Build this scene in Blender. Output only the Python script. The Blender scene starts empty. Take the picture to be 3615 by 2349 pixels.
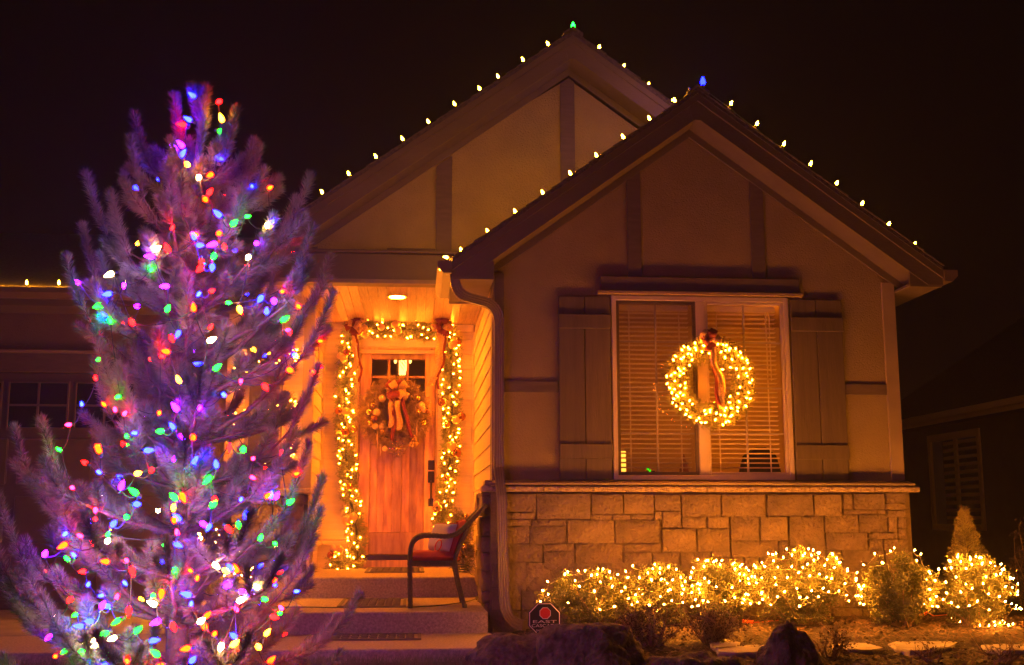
import bpy, math, random
import numpy as np
from mathutils import Vector, Matrix, noise
random.seed(7); rng = np.random.default_rng(11)
PI = math.pi
scene = bpy.context.scene
# ------------------------------------------------------------------ camera
F_PX, PITCH, ROLL, YAW, CAM_Z = 4000.0, math.radians(9.29), math.radians(-0.05), math.radians(4.87), 0.914
_r = np.array([math.cos(YAW), -math.sin(YAW), 0]); _f = np.array([math.sin(YAW), math.cos(YAW), 0]); _u = np.array([0, 0, 1.0])
FWD = _f*math.cos(PITCH) + _u*math.sin(PITCH); _up = -_f*math.sin(PITCH) + _u*math.cos(PITCH)
RIGHT = _r*math.cos(ROLL) + _up*math.sin(ROLL); UP = -_r*math.sin(ROLL) + _up*math.cos(ROLL)
cam = bpy.data.cameras.new('camera'); cam.sensor_width = 36; cam.lens = F_PX/3615*36
cam.clip_start = 0.05; cam.clip_end = 2000
camo = bpy.data.objects.new('camera', cam); scene.collection.objects.link(camo)
camo.matrix_world = Matrix([[RIGHT[i], UP[i], -FWD[i], (0, 0, CAM_Z)[i]] for i in range(3)] + [[0, 0, 0, 1]])
scene.camera = camo
# ------------------------------------------------------------------ night sky, exposure, sampling
world = bpy.data.worlds.new('World'); scene.world = world; world.use_nodes = True
wt = world.node_tree; wt.nodes.clear()
wo = wt.nodes.new('ShaderNodeOutputWorld'); wb = wt.nodes.new('ShaderNodeBackground')
wc = wt.nodes.new('ShaderNodeTexCoord'); ws = wt.nodes.new('ShaderNodeSeparateXYZ'); wr = wt.nodes.new('ShaderNodeValToRGB')
wt.links.new(wc.outputs['Generated'], ws.inputs[0]); wt.links.new(ws.outputs['Z'], wr.inputs[0])
wt.links.new(wr.outputs[0], wb.inputs[0]); wt.links.new(wb.outputs[0], wo.inputs[0])
cr = wr.color_ramp; cr.elements[0].position = 0.0; cr.elements[0].color = (.017, .0062, .0026, 1)
cr.elements[1].position = .55; cr.elements[1].color = (.0028, .0013, .0009, 1)
e = cr.elements.new(.2); e.color = (.0085, .0030, .0016, 1)
wb.inputs[1].default_value = 0.12
vs = scene.view_settings; vs.view_transform = 'Standard'; vs.look = 'None'; vs.exposure = 1.0; vs.gamma = 1; vs.use_curve_mapping = False
scene.render.engine = 'CYCLES'; cy = scene.cycles
cy.use_denoising = True; cy.denoiser = 'OPENIMAGEDENOISE'; cy.denoising_input_passes = 'RGB_ALBEDO_NORMAL'
cy.use_light_tree = True; cy.max_bounces = 6; cy.diffuse_bounces = 3; cy.glossy_bounces = 3; cy.transmission_bounces = 4
cy.transparent_max_bounces = 12; cy.volume_bounces = 0; cy.sample_clamp_indirect = 4.0; cy.caustics_reflective = False; cy.caustics_refractive = False
cy.use_adaptive_sampling = True; cy.adaptive_threshold = 0.015
# ------------------------------------------------------------------ helpers
K = 3615/2380
def ray(x, y): return (x-1807.5)/F_PX*RIGHT - (y-1174.5)/F_PX*UP + FWD
C0 = np.array([0, 0, CAM_Z])
def PY(x, y, Y): d = ray(x, y); return Vector(C0 + d*(Y/d[1]))
def PZ(x, y, Z): d = ray(x, y); return Vector(C0 + d*((Z-CAM_Z)/d[2]))
def PX(x, y, X): d = ray(x, y); return Vector(C0 + d*(X/d[0]))

def mat(name, col, rough=.7, var=.0, scale=8, bump=0, bscale=40, metal=0, stretch=(1, 1, 1), col2=None, detail=5, spec=.5, trans=0, coat=0, tone=0):
    m = bpy.data.materials.new(name); m.use_nodes = True; t = m.node_tree; b = t.nodes['Principled BSDF']
    b.inputs['Roughness'].default_value = rough; b.inputs['Metallic'].default_value = metal
    b.inputs['Specular IOR Level'].default_value = spec; b.inputs['Coat Weight'].default_value = coat
    b.inputs['Base Color'].default_value = (*col, 1)
    tc = t.nodes.new('ShaderNodeTexCoord'); mp = t.nodes.new('ShaderNodeMapping'); mp.inputs['Scale'].default_value = stretch
    t.links.new(tc.outputs['Object'], mp.inputs[0])
    if var > 0 or col2:
        n = t.nodes.new('ShaderNodeTexNoise'); n.inputs['Scale'].default_value = scale; n.inputs['Detail'].default_value = detail
        r = t.nodes.new('ShaderNodeValToRGB'); c2 = col2 or tuple(c*(1-var) for c in col); c1 = col if col2 else tuple(min(1, c*(1+var)) for c in col)
        r.color_ramp.elements[0].position = .32; r.color_ramp.elements[0].color = (*c2, 1); r.color_ramp.elements[1].position = .68; r.color_ramp.elements[1].color = (*c1, 1)
        t.links.new(mp.outputs[0], n.inputs['Vector']); t.links.new(n.outputs['Fac'], r.inputs[0]); t.links.new(r.outputs[0], b.inputs['Base Color'])
    if tone:
        oi = t.nodes.new('ShaderNodeObjectInfo'); mr = t.nodes.new('ShaderNodeMapRange'); mr.inputs[3].default_value = 1-tone; mr.inputs[4].default_value = 1+tone; hs = t.nodes.new('ShaderNodeHueSaturation')
        t.links.new(oi.outputs['Random'], mr.inputs[0]); t.links.new(mr.outputs[0], hs.inputs['Value']); t.links.new(r.outputs[0], hs.inputs['Color']); t.links.new(hs.outputs[0], b.inputs['Base Color'])
    if bump > 0:
        n2 = t.nodes.new('ShaderNodeTexNoise'); n2.inputs['Scale'].default_value = bscale; n2.inputs['Detail'].default_value = 6
        bp = t.nodes.new('ShaderNodeBump'); bp.inputs['Strength'].default_value = min(1, bump); bp.inputs['Distance'].default_value = .02*max(1, bump)
        t.links.new(mp.outputs[0], n2.inputs['Vector']); t.links.new(n2.outputs['Fac'], bp.inputs['Height']); t.links.new(bp.outputs[0], b.inputs['Normal'])
    return m
def emit(name, col, s, grad=None):
    m = bpy.data.materials.new(name); m.use_nodes = True; t = m.node_tree; t.nodes.clear()
    o = t.nodes.new('ShaderNodeOutputMaterial'); e = t.nodes.new('ShaderNodeEmission'); e.inputs[0].default_value = (*col, 1); e.inputs[1].default_value = s
    t.links.new(e.outputs[0], o.inputs[0]); return m
def glassmat(name, tint=(1, 1, 1), refl=1.0):
    m = bpy.data.materials.new(name); m.use_nodes = True; t = m.node_tree; t.nodes.clear()
    o = t.nodes.new('ShaderNodeOutputMaterial'); mx = t.nodes.new('ShaderNodeMixShader'); tr = t.nodes.new('ShaderNodeBsdfTransparent'); g = t.nodes.new('ShaderNodeBsdfGlossy'); fr = t.nodes.new('ShaderNodeFresnel')
    tr.inputs[0].default_value = (*tint, 1); g.inputs['Roughness'].default_value = .02; fr.inputs[0].default_value = 1.22
    ge = t.nodes.new('ShaderNodeNewGeometry'); mr = t.nodes.new('ShaderNodeMapRange'); mr.inputs[3].default_value = 1.22; mr.inputs[4].default_value = 1/1.22
    t.links.new(ge.outputs['Backfacing'], mr.inputs[0]); t.links.new(mr.outputs[0], fr.inputs[0])     # thin sheet: same reflectance from both sides
    t.links.new(fr.outputs[0], mx.inputs[0]); t.links.new(tr.outputs[0], mx.inputs[1]); t.links.new(g.outputs[0], mx.inputs[2]); t.links.new(mx.outputs[0], o.inputs[0]); return m
def seethrough(name, col, a):
    m = bpy.data.materials.new(name); m.use_nodes = True; t = m.node_tree; t.nodes.clear()
    o = t.nodes.new('ShaderNodeOutputMaterial'); mx = t.nodes.new('ShaderNodeMixShader'); tr = t.nodes.new('ShaderNodeBsdfTransparent'); d = t.nodes.new('ShaderNodeBsdfDiffuse'); d.inputs[0].default_value = (*col, 1)
    mx.inputs[0].default_value = a; t.links.new(tr.outputs[0], mx.inputs[1]); t.links.new(d.outputs[0], mx.inputs[2]); t.links.new(mx.outputs[0], o.inputs[0]); return m

class MB:
    def __init__(s): s.v = []; s.f = []; s.m = []
    def add(s, vs, fs, mi=0):
        o = len(s.v); s.v += [tuple(p) for p in vs]; s.f += [tuple(i+o for i in q) for q in fs]; s.m += [mi]*len(fs); return s
    def box(s, x0, x1, y0, y1, z0, z1, mi=0):
        return s.add([(x0, y0, z0), (x1, y0, z0), (x1, y1, z0), (x0, y1, z0), (x0, y0, z1), (x1, y0, z1), (x1, y1, z1), (x0, y1, z1)],
                     [(0, 3, 2, 1), (4, 5, 6, 7), (0, 1, 5, 4), (1, 2, 6, 5), (2, 3, 7, 6), (3, 0, 4, 7)], mi)
    def bbox(s, x0, x1, y0, y1, z0, z1, b=.004, mi=0):     # box with chamfered edges
        vs = []; X = (x0, x1); Yy = (y0, y1); Z = (z0, z1); idx = {}
        sg = (1, -1)
        for i in (0, 1):
            for j in (0, 1):
                for k in (0, 1):
                    for a in range(3):
                        p = [X[i]+sg[i]*b, Yy[j]+sg[j]*b, Z[k]+sg[k]*b]; p[a] = (X[i], Yy[j], Z[k])[a]
                        idx[i, j, k, a] = len(vs); vs.append(tuple(p))
        fs = []
        I = idx
        for a, b1, b2 in ((0, 1, 2), (1, 2, 0), (2, 0, 1)):
            for sd in (0, 1):
                q = []
                for u, w in ((0, 0), (1, 0), (1, 1), (0, 1)):
                    c = [0, 0, 0]; c[a] = sd; c[b1] = u; c[b2] = w; q.append(I[c[0], c[1], c[2], a])
                fs.append(tuple(q if sd else q[::-1]))
        for a, b1, b2 in ((0, 1, 2), (1, 2, 0), (2, 0, 1)):   # edge faces along axis a
            for u in (0, 1):
                for w in (0, 1):
                    c0 = [0, 0, 0]; c1 = [0, 0, 0]; c0[a] = 0; c1[a] = 1
                    for c in (c0, c1): c[b1] = u; c[b2] = w
                    q = [I[(*c0, b1)], I[(*c1, b1)], I[(*c1, b2)], I[(*c0, b2)]]
                    fs.append(tuple(q if (u == w) else q[::-1]))
        for i in (0, 1):
            for j in (0, 1):
                for k in (0, 1):
                    q = [I[i, j, k, 0], I[i, j, k, 1], I[i, j, k, 2]]
                    fs.append(tuple(q if (i+j+k) % 2 == 1 else q[::-1]))
        return s.add(vs, fs, mi)
    def prism(s, poly, axis, a0, a1, mi=0):    # poly: 2D points; axis 'y': (x,z) extruded over y ; 'x': (y,z) ; 'z': (x,y)
        n = len(poly)
        def mk(p, a): return (p[0], a, p[1]) if axis == 'y' else (a, p[0], p[1]) if axis == 'x' else (p[0], p[1], a)
        vs = [mk(p, a0) for p in poly] + [mk(p, a1) for p in poly]
        fs = [tuple(range(n)), tuple(range(2*n-1, n-1, -1))] + [(i, i+n, (i+1) % n+n, (i+1) % n) for i in range(n)]
        return s.add(vs, fs, mi)
    def tube(s, pts, rad, n=8, cap=True, mi=0):
        pts = [Vector(p) for p in pts]; rad = rad if hasattr(rad, '__len__') else [rad]*len(pts)
        vs = []; fs = []; t0 = (pts[1]-pts[0]).normalized(); a = t0.orthogonal().normalized()
        for i, p in enumerate(pts):
            t = (pts[min(i+1, len(pts)-1)]-pts[max(i-1, 0)])
            t = t.normalized() if t.length > 1e-9 else t0
            a = (a - t*a.dot(t)); a = a.normalized() if a.length > 1e-6 else t.orthogonal().normalized()
            b = t.cross(a)
            for k in range(n):
                th = 2*PI*k/n; vs.append(p + (a*math.cos(th)+b*math.sin(th))*rad[i])
        for i in range(len(pts)-1):
            for k in range(n): fs.append((i*n+k, i*n+(k+1) % n, (i+1)*n+(k+1) % n, (i+1)*n+k))
        if cap: fs.append(tuple(range(n-1, -1, -1))); L = (len(pts)-1)*n; fs.append(tuple(L+k for k in range(n)))
        return s.add(vs, fs, mi)
    def lathe(s, prof, n=12, at=(0, 0, 0), mi=0):     # prof: (r,z)
        vs = []; fs = []
        for r, z in prof:
            for k in range(n): vs.append((at[0]+r*math.cos(2*PI*k/n), at[1]+r*math.sin(2*PI*k/n), at[2]+z))
        for i in range(len(prof)-1):
            for k in range(n): fs.append((i*n+k, i*n+(k+1) % n, (i+1)*n+(k+1) % n, (i+1)*n+k))
        fs.append(tuple(range(n-1, -1, -1))); L = (len(prof)-1)*n; fs.append(tuple(L+k for k in range(n)))
        return s.add(vs, fs, mi)
    def ribbon(s, pts, wdir, w, th=.003, mi=0):
        pts = [Vector(p) for p in pts]; vs = []; fs = []; n = len(pts)
        wd = wdir if isinstance(wdir, list) else [Vector(wdir)]*n; ww = w if hasattr(w, '__len__') else [w]*n
        for i, p in enumerate(pts):
            t = (pts[min(i+1, n-1)]-pts[max(i-1, 0)]).normalized(); d = Vector(wd[i]).normalized(); nn = t.cross(d).normalized()*th/2
            for q in (p-d*ww[i]/2-nn, p+d*ww[i]/2-nn, p+d*ww[i]/2+nn, p-d*ww[i]/2+nn): vs.append(q)
        for i in range(n-1):
            for k in range(4): fs.append((i*4+k, i*4+(k+1) % 4, i*4+4+(k+1) % 4, i*4+4+k))
        fs += [(3, 2, 1, 0), tuple((n-1)*4+k for k in range(4))]
        return s.add(vs, fs, mi)
    def mesh(s, name, mats, smooth=False):
        me = bpy.data.meshes.new(name); me.from_pydata(s.v, [], s.f)
        for m in (mats if isinstance(mats, (list, tuple)) else [mats]): me.materials.append(m)
        if any(s.m): me.polygons.foreach_set('material_index', s.m)
        if smooth: me.polygons.foreach_set('use_smooth', [True]*len(me.polygons))
        me.update(); return me
    def build(s, name, mats, parent=None, smooth=False, **kw): return link(name, s.mesh(name, mats, smooth), parent, **kw)

def link(name, me, parent=None, label=None, cat=None, group=None, kind=None, loc=None, rot=None, scale=None):
    o = bpy.data.objects.new(name, me); scene.collection.objects.link(o)
    if rot is not None: o.rotation_mode = 'QUATERNION'; o.rotation_quaternion = rot
    if loc is not None: o.location = loc
    if scale is not None: o.scale = scale if hasattr(scale, '__len__') else (scale,)*3
    if parent:
        o.parent = parent; w = parent.location.copy(); p = parent.parent
        while p: p = p.parent
        o.matrix_parent_inverse = parent['_inv'] if False else Matrix.Translation(-ROOT.get(parent.name, Vector((0, 0, 0))))
    if label: o['label'] = label
    if cat: o['category'] = cat
    if group: o['group'] = group
    if kind: o['kind'] = kind
    return o
ROOT = {}
def thing(name, label, cat, loc, group=None):
    o = bpy.data.objects.new(name, None); scene.collection.objects.link(o); o.location = loc; o['label'] = label; o['category'] = cat; o.empty_display_size = .1
    if group: o['group'] = group
    ROOT[o.name] = Vector(loc); return o
def rawmesh(name, V, Fc, mats, mi=None):
    """numpy verts (n,3), tri faces (m,3)"""
    me = bpy.data.meshes.new(name); V = np.asarray(V, np.float32); Fc = np.asarray(Fc, np.int32)
    me.vertices.add(len(V)); me.vertices.foreach_set('co', V.ravel()); me.loops.add(Fc.size); me.loops.foreach_set('vertex_index', Fc.ravel())
    k = Fc.shape[1]; me.polygons.add(len(Fc)); me.polygons.foreach_set('loop_start', np.arange(0, Fc.size, k, dtype=np.int32)); 
    for m in (mats if isinstance(mats, (list, tuple)) else [mats]): me.materials.append(m)
    if mi is not None: me.polygons.foreach_set('material_index', np.asarray(mi, np.int32))
    me.update(calc_edges=True); me.validate(); return me
def unit(v): return v/np.maximum(np.linalg.norm(v, axis=-1, keepdims=True), 1e-9)
def needle_tris(base, direc, length, width):
    """arrays of thin triangles"""
    n = len(base); side = unit(np.cross(direc, rng.normal(size=(n, 3))))*width[:, None]/2
    V = np.stack([base-side, base+side, base+direc*length[:, None]], 1).reshape(-1, 3); return V
def leaf_quads(base, direc, length, width):
    n = len(base); side = unit(np.cross(direc, rng.normal(size=(n, 3))))*width[:, None]/2
    mid = base+direc*(length*.5)[:, None]
    V = np.stack([base, mid+side, base+direc*length[:, None], mid-side], 1).reshape(-1, 3); return V
def quat_to(d): return Vector((0, 0, 1)).rotation_difference(Vector(d).normalized())
# ------------------------------------------------------------------ materials
M = {}
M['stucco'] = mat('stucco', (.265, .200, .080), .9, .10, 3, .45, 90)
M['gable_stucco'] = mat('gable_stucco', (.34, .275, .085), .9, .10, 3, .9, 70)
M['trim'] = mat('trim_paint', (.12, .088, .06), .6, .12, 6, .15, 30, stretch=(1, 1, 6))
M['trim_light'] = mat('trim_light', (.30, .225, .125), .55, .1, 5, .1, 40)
M['fascia'] = mat('fascia_paint', (.135, .105, .05), .6, .12, 3, .2, 60, stretch=(.4, 1, 1))
M['soffit'] = mat('soffit_paint', (.13, .10, .08), .7, .1, 6)
M['shutter'] = mat('shutter_paint', (.105, .078, .04), .65, .14, 5, .3, 30, stretch=(6, 1, .4))
M['siding'] = mat('siding_paint', (.54, .41, .24), .6, .08, 4, .35, 26, stretch=(.5, .5, 8), tone=.06)
M['ceil'] = mat('cedar_ceiling', (.50, .33, .16), .35, .28, 9, .2, 30, stretch=(8, .5, 1), col2=(.30, .17, .07), tone=.26)
M['door'] = mat('alder_door', (.62, .34, .11), .38, .4, 6, .15, 30, stretch=(2.6, 1, .55), col2=(.30, .125, .035), detail=7, tone=.30)
M['door_frame'] = mat('door_frame_wood', (.44, .24, .10), .4, .3, 5, .15, 30, stretch=(5, 1, .5))
M['stone'] = [mat('ledge_stone_%d' % i, c, .85, .3, 5, 1.6, 30, tone=.09) for i, c in enumerate([(.23, .165, .085), (.205, .147, .08), (.245, .178, .092), (.20, .145, .085)])]
M['mortar'] = mat('mortar', (.20, .145, .08), .95, .15, 20, .6, 60)
M['capstone'] = mat('cap_stone', (.40, .30, .20), .85, .25, 30, 1.2, 45)
M['roof'] = mat('roof_shingle', (.075, .06, .05), .9, .4, 30, .8, 60)
M['window_white'] = mat('window_vinyl', (.44, .36, .29), .45, .05, 4)
M['glass'] = glassmat('window_glass'); M['screen'] = seethrough('insect_screen', (.08, .06, .05), .38)
M['blind'] = mat('blind_slat', (.70, .56, .33), .5)
M['room'] = mat('room_paint', (.48, .33, .15), .8, .05, 2)
M['dark'] = mat('dark_cloth', (.03, .025, .02), .8)
M['concrete'] = mat('porch_concrete', (.40, .31, .21), .9, .28, 55, .6, 130)
M['drive'] = mat('driveway_concrete', (.30, .25, .21), .9, .15, 3, .5, 90)
M['mulch'] = mat('mulch', (.055, .035, .02), 1, .5, 60, 1.5, 60)
M['chips'] = mat('bark_chips', (.13, .075, .04), .9, .4, 30)
M['lawn'] = mat('lawn_soil', (.035, .04, .016), 1, .4, 40)
M['grass'] = mat('grass_blade', (.20, .185, .06), .7, .35, 3)
M['flag'] = mat('flagstone', (.46, .38, .30), .85, .2, 6, .6, 30)
M['rock'] = mat('lava_boulder', (.12, .088, .06), .95, .45, 14, 2.5, 30)
M['needle'] = mat('pine_needle', (.175, .19, .115), .55, .6, 5)
M['bark'] = mat('pine_bark', (.12, .085, .065), .9, .3, 25, 1, 40)
M['wreath'] = mat('wreath_needle', (.40, .26, .08), .55, .5, 14)
M['garland'] = mat('garland_needle', (.20, .20, .055), .55, .35, 10)
M['bushleaf'] = mat('bush_leaf', (.12, .125, .035), .5, .35, 8)
M['twig'] = mat('bush_twig', (.26, .17, .09), .8, .3, 20)
M['deadleaf'] = mat('russet_leaf', (.085, .042, .025), .7, .4, 12)
M['spruce'] = mat('spruce_needle', (.42, .36, .085), .6, .35, 9)
M['gold'] = mat('gold_ornament', (.72, .46, .14), .18, metal=.85); M['goldmat'] = mat('gold_matte', (.75, .52, .22), .42, metal=.6); M['copper'] = mat('copper_ornament', (.45, .17, .05), .2, metal=.8)
M['velvet'] = mat('red_velvet', (.20, .02, .012), .75, .2, 30); M['goldrib'] = mat('gold_ribbon', (.62, .38, .13), .4, .35, 90, metal=.35)
M['wicker'] = mat('wicker', (.055, .036, .024), .5, .3, 60, .8, 120); M['cushion'] = mat('red_cushion', (.42, .03, .025), .85, .1, 20, .3, 200)
M['pillow'] = mat('cream_pillow', (.60, .50, .42), .9, .05, 20, .3, 200); M['red'] = mat('sign_red', (.72, .035, .015), .45)
M['rubber'] = mat('rubber_mat', (.11, .09, .07), .75, .2, 20); M['matlight'] = mat('mat_ground', (.25, .20, .15), .85, .2, 30)
M['black'] = mat('sign_black', (.025, .02, .018), .4); M['signwhite'] = mat('sign_white', (.78, .66, .60), .5)
M['metal'] = mat('dark_bronze', (.05, .035, .025), .35, metal=.7); M['gutter'] = mat('gutter_paint', (.18, .128, .07), .42, .06, 4)
M['wire'] = mat('green_wire', (.018, .03, .02), .5); M['whitewire'] = mat('clear_wire', (.35, .3, .2), .4); M['orange'] = mat('orange_plug', (.75, .13, .02), .4)
M['garage'] = mat('garage_paint', (.10, .072, .06), .6, .1, 5); M['garage_glass'] = mat('garage_glass', (.012, .01, .012), .08)
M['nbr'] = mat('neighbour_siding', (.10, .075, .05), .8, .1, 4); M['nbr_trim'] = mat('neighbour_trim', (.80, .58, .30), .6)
M['crystal'] = emit('chandelier_glow', (1, .50, .08), 3.0)
M['socket'] = mat('lamp_socket', (.03, .05, .03), .5)
BC = {'B': (.0014, .0024, 1.0), 'P': (.17, .0012, 1.0), 'R': (1, .0006, .0006), 'O': (1, .0042, .0001), 'G': (.0012, .85, .0042), 'Y': (1, .20, .003), 'W': (1, .50, .16), 'K': (1, .0018, .016)}
BS = {'B': 140, 'P': 92, 'R': 92, 'O': 90, 'G': 52, 'Y': 85, 'W': 85, 'K': 75}
EM9 = {c: emit('c9_glow_'+c, BC[c], BS[c]) for c in BC}
EMS = {c: emit('led_glow_'+c, BC[c], BS[c]*1.4) for c in BC}
M['warm'] = emit('warm_mini_glow', (1, .235, .009), 205); M['warm_bush'] = emit('warm_net_glow', (1, .29, .018), 590)
M['eave'] = emit('eave_glow', (1, .34, .007), 340); M['eave_g'] = emit('eave_green', (.002, 1, .008), 45); M['eave_b'] = emit('eave_blue', (.0004, .0007, 1), 190)
# ------------------------------------------------------------------ bulb meshes
def c9_mesh(m, L=.052, R=.0142):
    b = MB(); b.lathe([(R*.62, -.022), (R*.62, 0)], 8, mi=1)
    b.lathe([(R*.6, 0), (R*.95, L*.18), (R, L*.34), (R*.86, L*.55), (R*.55, L*.78), (R*.18, L*.97)], 8, mi=0); return b.mesh('bulb', [m, M['socket']], True)
def mini_mesh(m, L=.03, R=.0085):
    b = MB(); b.lathe([(R*.7, -.014), (R*.7, 0)], 6, mi=1); b.lathe([(R*.75, 0), (R, L*.35), (R*.8, L*.7), (R*.15, L)], 6, mi=0); return b.mesh('bulb', [m, M['socket']], True)
BIG = {c: c9_mesh(EM9[c]) for c in BC}; SML = {c: mini_mesh(EMS[c], .030, .0105) for c in BC}
MINI = mini_mesh(M['warm'], .023, .0062); NET = mini_mesh(M['warm_bush'], .015, .0044)
EAVE = c9_mesh(M['eave'], .044, .0115); EAVE_G = c9_mesh(M['eave_g'], .075, .021); EAVE_B = c9_mesh(M['eave_b'], .08, .024); EAVE_OFF = c9_mesh(mat('unlit_bulb', (.4, .35, .2), .2), .055, .016)
def add_bulb(me, loc, d, parent, s=1): return link('bulb', me, parent, loc=loc, rot=quat_to(d), scale=s)

# =================================================================== GROUND
MB().add([(-90, -30, -.10), (90, -30, -.10), (90, 150, -.10), (-90, 150, -.10)], [(0, 1, 2, 3)]).build('ground', M['lawn'], kind='structure')
def slab(name, poly, z0, z1, m, **kw):   # poly (x,y) CCW, softly rounded top edge
    n = len(poly); c = np.mean(poly, 0); b = .012; ins = []
    for i, p in enumerate(poly):
        a = np.array(poly[i-1]); q = np.array(poly[(i+1) % n]); p = np.array(p); d1 = unit(p-a); d2 = unit(q-p); nn = unit(np.array([-d1[1]-d2[1], d1[0]+d2[0]])); ins.append(p+nn*b)
    vs = [(x, y, z0) for x, y in poly]+[(x, y, z1-b) for x, y in poly]+[(x, y, z1) for x, y in ins]
    fs = [tuple(range(2*n, 3*n))]
    for k in (0, 1): fs += [(k*n+i, k*n+(i+1) % n, (k+1)*n+(i+1) % n, (k+1)*n+i) for i in range(n)]
    return MB().add(vs, fs).build(name, m, **kw)
slab('walkway', [(-9, 8.28), (.50, 8.28), (.62, 8.34), (.68, 8.6), (.66, 9.2), (.60, 9.48), (-1.95, 9.48), (-9, 9.48)], -.09, 0, M['concrete'], kind='structure')
slab('driveway', [(-9, 9.50), (-1.97, 9.50), (-1.97, 12.16), (-9, 12.16)], -.09, .0, M['drive'], kind='structure')
slab('porch_landing', [(-1.94, 9.36), (.60, 9.36), (.60, 11.0), (-1.94, 11.0)], -.08, .17, M['concrete'], kind='structure')
slab('porch_floor', [(-1.94, 11.02), (.655, 11.02), (.655, 13.6), (-1.94, 13.6)], -.08, .36, M['concrete'], kind='structure')
# near grass strip: individual blades, one mass
n = 26000
gx = rng.uniform(-3.0, 1.2, n); gy = rng.uniform(6.55, 8.30, n); keep = gx < .55 + .75*(8.3-gy)
gx, gy = gx[keep], gy[keep]; n = len(gx); base = np.stack([gx, gy, np.full(n, -.10)], 1)
d = unit(np.stack([rng.normal(0, .35, n), rng.normal(0, .35, n), np.ones(n)], 1))
V = needle_tris(base, d, rng.uniform(.05, .105, n), np.full(n, .005))
link('grass', rawmesh('grass', V, np.arange(len(V)).reshape(-1, 3), M['grass']), label='short winter lawn grass beside the walkway', cat='grass', kind='stuff')
# planting bed
def bed_z(x, y): return -.09 + .03*max(0, min(1, (y-6.4)/.6)) + .13*max(0, min(1, (y-7.3)/1.9))*max(.12, min(1, (x-.75)/.7)) + .02*noise.noise((x*2.2, y*2.2, 0)) + .008*noise.noise((x*9, y*9, 3))
nx, ny = 110, 50; vs = []; fs = []
for j in range(ny+1):
    for i in range(nx+1):
        y = 6.45+3.5*j/ny; x = .30+9.2*i/nx; x0 = .60 + .75*max(0, 8.3-y); x = x0+(9.5-x0)*i/nx; vs.append((x, y, bed_z(x, y)))
for j in range(ny):
    for i in range(nx): a = j*(nx+1)+i; fs.append((a, a+1, a+nx+2, a+nx+1))
MB().add(vs, fs).build('planting_bed', M['mulch'], kind='structure', smooth=True)
V = []
for i in range(9000):
    x = random.uniform(.7, 6.5); y = random.uniform(6.6, 9.7)
    if x < .62+.75*max(0, 8.3-y): continue
    z = bed_z(x, y)+.004; a = random.uniform(0, PI); l = random.uniform(.012, .035); w = random.uniform(.004, .011); t = random.uniform(-.012, .012); ca, sa = math.cos(a), math.sin(a)
    V += [(x-ca*l-sa*w, y-sa*l+ca*w, z+t), (x-ca*l+sa*w, y-sa*l-ca*w, z+t*.3), (x+ca*l+sa*w, y+sa*l-ca*w, z-t+.006), (x+ca*l-sa*w, y+sa*l+ca*w, z-t+.006)]
link('mulch_chips', rawmesh('mulch_chips', V, np.arange(len(V)).reshape(-1, 4), M['chips']), label='loose bark mulch chips scattered over the planting bed', cat='mulch', kind='stuff')

# =================================================================== HOUSE
HL = Vector((1.2, 10.5, 0))
house = thing('house', 'stucco and stone house with two lit gables and a warm front porch', 'house', HL)
AX, AZ, SL = 2.50, 4.735, .727        # front gable roof apex x, z, slope
RX, RZ = 1.51, 5.70                   # rear gable
YF, YR = 9.60, 10.60                  # rake planes
# --- front gable stucco wall with window opening
X0, X1 = .69, 4.37; WX0, WX1, WZ0, WZ1 = 1.742, 3.374, 1.243, 2.895; YW = 9.95
fz = lambda x: AZ-.30-SL*abs(x-AX)
b = MB()
b.add([(X0, YW, 1.0), (WX0, YW, 1.0), (WX0, YW, WZ1), (X0, YW, WZ1)], [(0, 1, 2, 3)])
b.add([(WX1, YW, 1.0), (X1, YW, 1.0), (X1, YW, WZ1), (WX1, YW, WZ1)], [(0, 1, 2, 3)])
b.add([(WX0, YW, 1.0), (WX1, YW, 1.0), (WX1, YW, WZ0), (WX0, YW, WZ0)], [(0, 1, 2, 3)])
b.add([(X0, YW, WZ1), (WX0, YW, WZ1), (WX1, YW, WZ1), (X1, YW, WZ1), (X1, YW, fz(X1)), (AX, YW, AZ-.30), (X0, YW, fz(X0))], [(0, 1, 2, 3, 4, 5, 6)])
for (x, z0, z1) in ((WX0, WZ0, WZ1), (WX1, WZ0, WZ1)): b.add([(x, YW, z0), (x, YW+.16, z0), (x, YW+.16, z1), (x, YW, z1)], [(0, 1, 2, 3)])
for z in (WZ0, WZ1): b.add([(WX0, YW, z), (WX1, YW, z), (WX1, YW+.16, z), (WX0, YW+.16, z)], [(0, 1, 2, 3)])
b.add([(X1, YW, -.1), (X1, 16, -.1), (X1, 16, 3.2), (X1, YW, 3.2)], [(0, 1, 2, 3)])
b.build('front_wall', M['stucco'], house)
# trim on the front wall
def part_box(name, m, x0, x1, y0, y1, z0, z1, parent=house, bev=.004): return MB().bbox(x0, x1, y0, y1, z0, z1, bev).build(name, m, parent)
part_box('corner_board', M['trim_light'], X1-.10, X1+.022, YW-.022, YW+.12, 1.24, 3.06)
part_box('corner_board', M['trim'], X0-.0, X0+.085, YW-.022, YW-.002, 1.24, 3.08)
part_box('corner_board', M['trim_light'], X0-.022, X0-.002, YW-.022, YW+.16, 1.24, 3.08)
for x0, x1 in ((X0+.087, 1.262), (3.877, X1-.102)): part_box('band_board', M['trim'], x0, x1, YW-.02, YW-.001, 2.012, 2.113)
for x0, x1 in ((1.906, 2.030), (3.057, 3.183)):
    b = MB(); b.prism([(x0, 3.072), (x1, 3.072), (x1, fz(x1)+.0), (x0, fz(x0)+.0)], 'y', YW-.020, YW-.001); b.build('gable_batten', M['trim'], house)
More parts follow.
